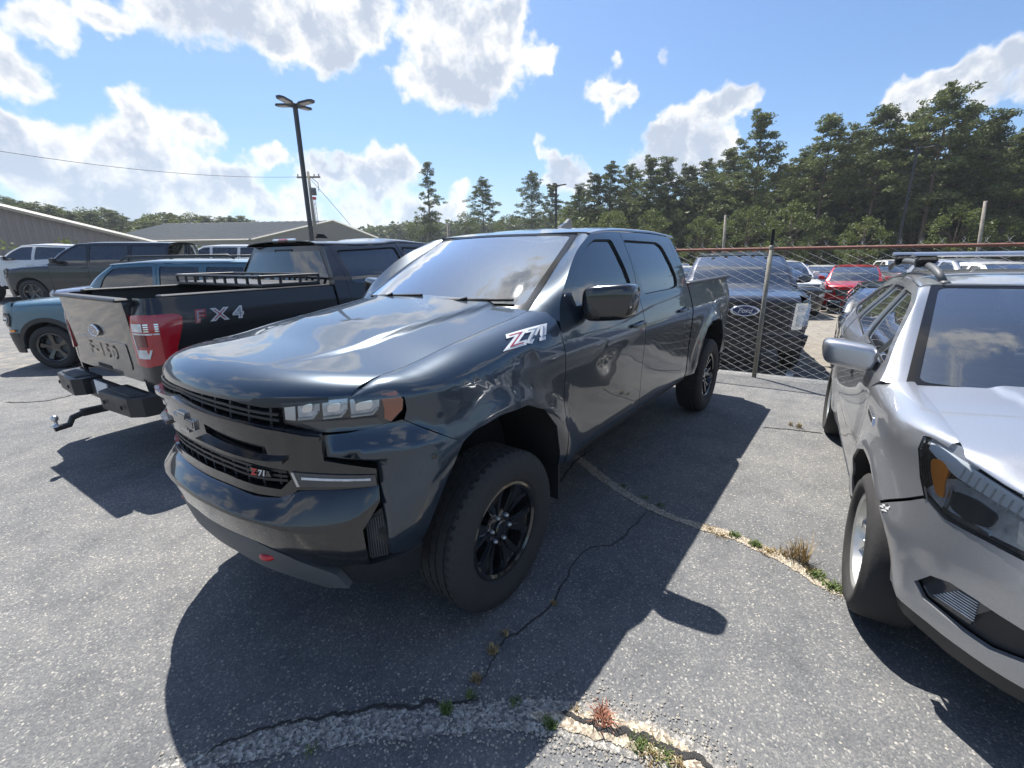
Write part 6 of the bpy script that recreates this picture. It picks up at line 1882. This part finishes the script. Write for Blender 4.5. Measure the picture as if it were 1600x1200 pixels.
for i in range(30):
    px = 900+i*26+rw_.uniform(-8, 8); base = np.interp(px, [900, 1000, 1100, 1200, 1300, 1400, 1500, 1700], [315, 285, 280, 262, 245, 232, 215, 215])
    tree_at(PINES[rw_.randrange(4)], px, base+rw_.uniform(0, 38), 60+rw_.uniform(0, 14), 'one of the pines packed together in the wood behind the fence', G2)
G3 = 'leafy trees under the pines'
for i in range(11):
    px = 890+i*68+rw_.uniform(-12, 12)
    tree_at(LEAFY[rw_.randrange(2)], px, rw_.uniform(312, 356) if px > 1000 else rw_.uniform(320, 350), 44+rw_.uniform(0, 10), 'one of the leafy green trees under the pines', G3)
tree_at(THIN, 664, 254, 84, 'thin ragged pine standing alone left of the middle pickup roof')
tree_at(PINES[3], 755, 282, 80, 'small lone pine with bare trunk above the windshield')
tree_at(PINES[0], 832, 272, 80, 'wide dark pine left of the distant lamp post', sw=.8)
tree_at(PINES[2], 862, 290, 84, 'pine beside the distant lamp post')
tree_at(LEAFY[0], 727, 333, 85, 'small round tree low between the two lone pines'); tree_at(LEAFY[1], 795, 336, 88, 'bushy tree at the foot of the wide dark pine')
tree_at(LEAFY[1], 662, 335, 84, 'bush at the foot of the thin ragged pine')
tree_at(LEAFY[0], 895, 315, 70, 'bushy tree closing the left end of the wood')
G4 = 'trees of the far left treeline'
for i in range(44):
    px = -80+i*11.2+rw_.uniform(-4, 4); ty = np.interp(px, [-60, 20, 60, 110, 150, 200, 240, 300, 360, 400], [318, 316, 326, 334, 330, 347, 345, 342, 345, 354])+rw_.uniform(-4, 8)
    tree_at((PINES+LEAFY)[rw_.choice([0, 1, 2, 3, 2, 5, 4, 0])], px, ty-6, 100+rw_.uniform(0, 25), 'one of the trees in the treeline beyond the sheds', G4, sw=1.5)


def wood_mass(name, pxs, y_top, D, n, size, mat, rs, depth=14):
    V, F = [], []
    for i in range(n):
        px = rs.uniform(*pxs); d = D+rs.uniform(0, depth); ty = np.interp(px, [q[0] for q in y_top], [q[1] for q in y_top]); p = at(px, ty, d); zg = float(gz(p[0], p[1]))
        z = zg+(p[2]-zg)*rs.uniform(0, 1)**.75; cards(V, F, np.array([p[0], p[1], z]), rs.uniform(.5, 1.3)*D/70, 16, size, rs, .6, .8)
    o = finish(name, V, F, mat, None); tag(o, kind='stuff'); return o


rs_ = np.random.RandomState(5)
wood_mass('wood_undergrowth', (870, 1760), [(870, 350), (1000, 320), (1200, 300), (1400, 290), (1760, 280)], 56, 3400, .36, PINE, rs_)
wood_mass('far_wood', (560, 930), [(560, 362), (640, 352), (760, 352), (860, 340), (930, 330)], 150, 1900, .7, PINE, rs_, 20)
wood_mass('far_wood_left', (-120, 420), [(-120, 345), (60, 345), (200, 355), (420, 360)], 130, 1700, .7, PINE, rs_, 20)
# vines and bushes along the far left row
for (px, py, D, lab) in ((90, 372, 26, 'light green bush behind the black SUV'), (175, 384, 29, 'low green bush right of the black SUV roof'), (255, 384, 31, 'green bush between the two metal buildings'), (290, 388, 32, 'small bush left of the far building corner')):
    p = at(px, py, D); zg = float(gz(p[0], p[1])); t = thing('bush', lab, 'bush', (p[0], p[1], zg)); V, F = [], []
    hh = p[2]-zg
    for k in range(26):
        c = np.array([rs_.uniform(-1.7, 1.7), rs_.uniform(-1, 1), hh*rs_.uniform(.25, .95)]); cards(V, F, c, .35, 40, .07, rs_, .5)
    finish('foliage', V, F, DECI, t)
    m = MB()
    for k in range(6): m.tube([(0, 0, 0), (rs_.uniform(-1, 1), rs_.uniform(-.6, .6), hh*.8)], .02, 5)
    m.build('stems', BARK, t)

# ------------------------------------------------------------------ parked vehicles beyond
def hd_extra(root, S):
    oval_badge(root, (S['fo']+.075, 0, 1.10), 0, .44, .175)
    sh = S['shape']
    m = MB()
    for k in range(5): m.box((S['xt']+.05-.0*k, -.5+.25*k, S['H']+.0), (.04, .07, .02), bev=.008)
    m.build('marker_lamp', AMBERD, root)


yw = .27; L0 = np.array([-6.72, .78])-np.array([math.cos(yw), math.sin(yw)])*1.0
place('bigtruck', loc=tuple(L0), yaw=yw, z=-.28, color='storm', label='dark grey heavy-duty pickup facing the camera behind the fence', cat='pickup truck', extra=hd_extra)


def red_extra(root, S):
    oval_badge(root, (S['fo']+.02, 0, .80), 0, .22, .09)


place('suv', loc=(-19.0-.88, 2.0), yaw=.02, z=-.46, color='red', label='bright red SUV facing the camera behind the chain-link fence', cat='SUV', extra=red_extra)
place('sedan', px=1436, dist=10.0, yaw=.03, color='black', label='black sedan nose between the red SUV and the silver SUV beyond the fence', cat='sedan')
place('pickup', px=1590, dist=20, yaw=.5, color='silver', label='silver pickup with slanted windshield pillar right of the red SUV', cat='pickup truck', z=-.45)
place('suv', px=1640, dist=19, yaw=.4, color='white', label='white SUV seen over the roof of the silver SUV', cat='SUV', z=-.3)
back = [(1070, 24, 'suv', 'white', .3, 'white SUV just left of the heavy-duty pickup'), (1040, 30, 'sedan', 'grey', .2, 'grey sedan far left of the heavy-duty pickup'), (1060, 33, 'suv', 'silver', .3, 'small silver SUV behind the white one left of the heavy-duty pickup'),
        (1240, 20, 'pickup', 'white', .4, 'white pickup right of the heavy-duty pickup windshield'), (1243, 19, 'suv', 'black', .5, 'black SUV tight behind the right flank of the heavy-duty pickup'), (1290, 29, 'suv', 'white', .1, 'white SUV far behind the left of the red SUV'),
        (1282, 25, 'sedan', 'lavender', .3, 'pale blue sedan just left behind the red SUV'), (1318, 33, 'suv', 'teal', .2, 'teal SUV peeping over the red SUV roof'), (1345, 30, 'suv', 'navy', .3, 'navy SUV behind the red SUV roof'), (1372, 34, 'sedan', 'black', .1, 'black sedan far behind the right of the red SUV'),
        (1400, 31, 'suv', 'grey', .2, 'grey SUV far right of the red SUV'), (1425, 36, 'pickup', 'white', .3, 'white pickup in the last row left of the lamp post'), (1210, 34, 'suv', 'silver', .1, 'silver SUV behind the heavy-duty pickup roof'), (1180, 36, 'sedan', 'white', .2, 'white sedan behind the fence post top'),
        (1250, 38, 'suv', 'blue', .2, 'blue SUV in the last row right of the fence post'), (1560, 34, 'suv', 'white', .2, 'white SUV in the last row near the leaning pole'), (1600, 30, 'pickup', 'black', .2, 'black pickup near the right edge'), (1470, 38, 'suv', 'grey', .2, 'grey SUV in the last row behind the silver pickup')]
for px, D, k, c, yw, lab in back: place(k, px=px, dist=D, yaw=yw, color=c, label=lab, cat={'sedan': 'sedan', 'suv': 'SUV', 'pickup': 'pickup truck'}[k])


def boxy_items(S):
    sh = S['shape']; W = S['W']; sy = sh.sy; sc = sh.sx(S['fo']-.38); zf = S['zf']
    it = [('grille', [(0, zf-.36), (sc-.10, zf-.36), (sc-.06, zf-.14), (0, zf-.14)], BLACK, .010, True),
          ('headlight', rnd([(sy(W*.62), zf-.34), (sc-.10, zf-.34), (sc-.04, zf-.17), (sy(W*.62), zf-.17)], .05), DLENS, .022, True),
          ('headlight_lens', rnd([(sy(W*.70), zf-.31), (sc-.13, zf-.31), (sc-.08, zf-.20), (sy(W*.70), zf-.20)], .04), WLENS, .03, True),
          ('lamp_bar', [(sy(W*.60), zf-.262), (sc-.12, zf-.262), (sc-.12, zf-.245), (sy(W*.60), zf-.245)], MATTE, .034, True),
          ('bumper_trim', [(0, S['zb']), (sc, S['zb']), (sc, S['zb']+.33), (0, S['zb']+.33)], BLACK, .012, True)]
    return it


def teal_extra(root, S):
    sh = S['shape']
    for sg in (1, -1):
        panel('side_marker', [(sg*sh.sx(x), z) for x, z in rnd([(.56, .635), (.48, .635), (.48, .67), (.56, .67)], .01)], sh.body, AMBER, root, (.1, .1), off=.03, th=.02)
        m = MB(); m.tube([(-1.2, sg*.66, 1.74), (-1.3, sg*.66, 1.80), (-2.9, sg*.66, 1.81), (-3.0, sg*.66, 1.75)], .018, 8); m.build('roof_rail', BLACK, root, True)


Sg = dict(L=4.45, W=.93, H=1.76, wb=2.67, fo=.84, rw=.36, zc=1.15, zf=1.08, belt=1.16, xc=-.55, xt=-1.10, sill=.40, box=.9, rear_rake=.10, roof_drop=.02, glass_y=.78, clad=BLACK)
place('boxy', loc=(-.45, -9.0), yaw=R(-47), z=.0, color='teal', label='teal boxy SUV with black wheel trim facing left behind the black pickup bed', cat='SUV', items=boxy_items(gen_spec('suv', **Sg)), over=dict(clad=BLACK), extra=teal_extra)
place('suv', loc=(-1.55, -12.7), yaw=R(-46), color='lavender', label='pale blue-grey SUV just behind the teal SUV', cat='SUV')
place('bigsuv', loc=(-1.7, -19.2), yaw=R(-46), z=.42, color='black', label='long black SUV in the third row at the left', cat='SUV')
place('pickup', px=10, dist=25, yaw=R(-50), color='white', label='white crew cab pickup cut by the left edge', cat='pickup truck')
lf = [(285, 27, 'bigsuv', 'white', 'white SUV with black windows behind the teal SUV roof'), (345, 31, 'bigsuv', 'black', 'black SUV in the far row left of the black pickup cab'), (395, 24, 'boxy', 'white', 'white SUV showing its windshield beside the black pickup cab'),
      (330, 20, 'sedan', 'blue', 'blue sedan between the teal SUV and the black pickup cab'), (240, 33, 'suv', 'silver', 'silver SUV in the far row below the bushes'), (195, 31, 'suv', 'white', 'white SUV peeping over the long black SUV tail'), (380, 34, 'suv', 'grey', 'grey SUV last in the far left row')]
for px, D, k, c, lab in lf: place(k, px=px, dist=D, yaw=R(-48), color=c, label=lab, cat={'sedan': 'sedan'}.get(k, 'SUV'))

# ------------------------------------------------------------------ thin summer haze
def haze():
    me_ = MB(); me_.box((-20, -30, 12.0), (420, 420, 32.0))
    m = bpy.data.materials.new('haze_air'); m.use_nodes = True; nt = m.node_tree; nt.nodes.clear()
    v = nt.nodes.new('ShaderNodeVolumePrincipled'); v.inputs['Color'].default_value = (0.86, 0.92, 1.0, 1); v.inputs['Density'].default_value = 0.0006; v.inputs['Anisotropy'].default_value = .35
    o = nt.nodes.new('ShaderNodeOutputMaterial'); nt.links.new(v.outputs[0], o.inputs['Volume'])
    ob = me_.build('haze', m); ob['kind'] = 'stuff'


haze()
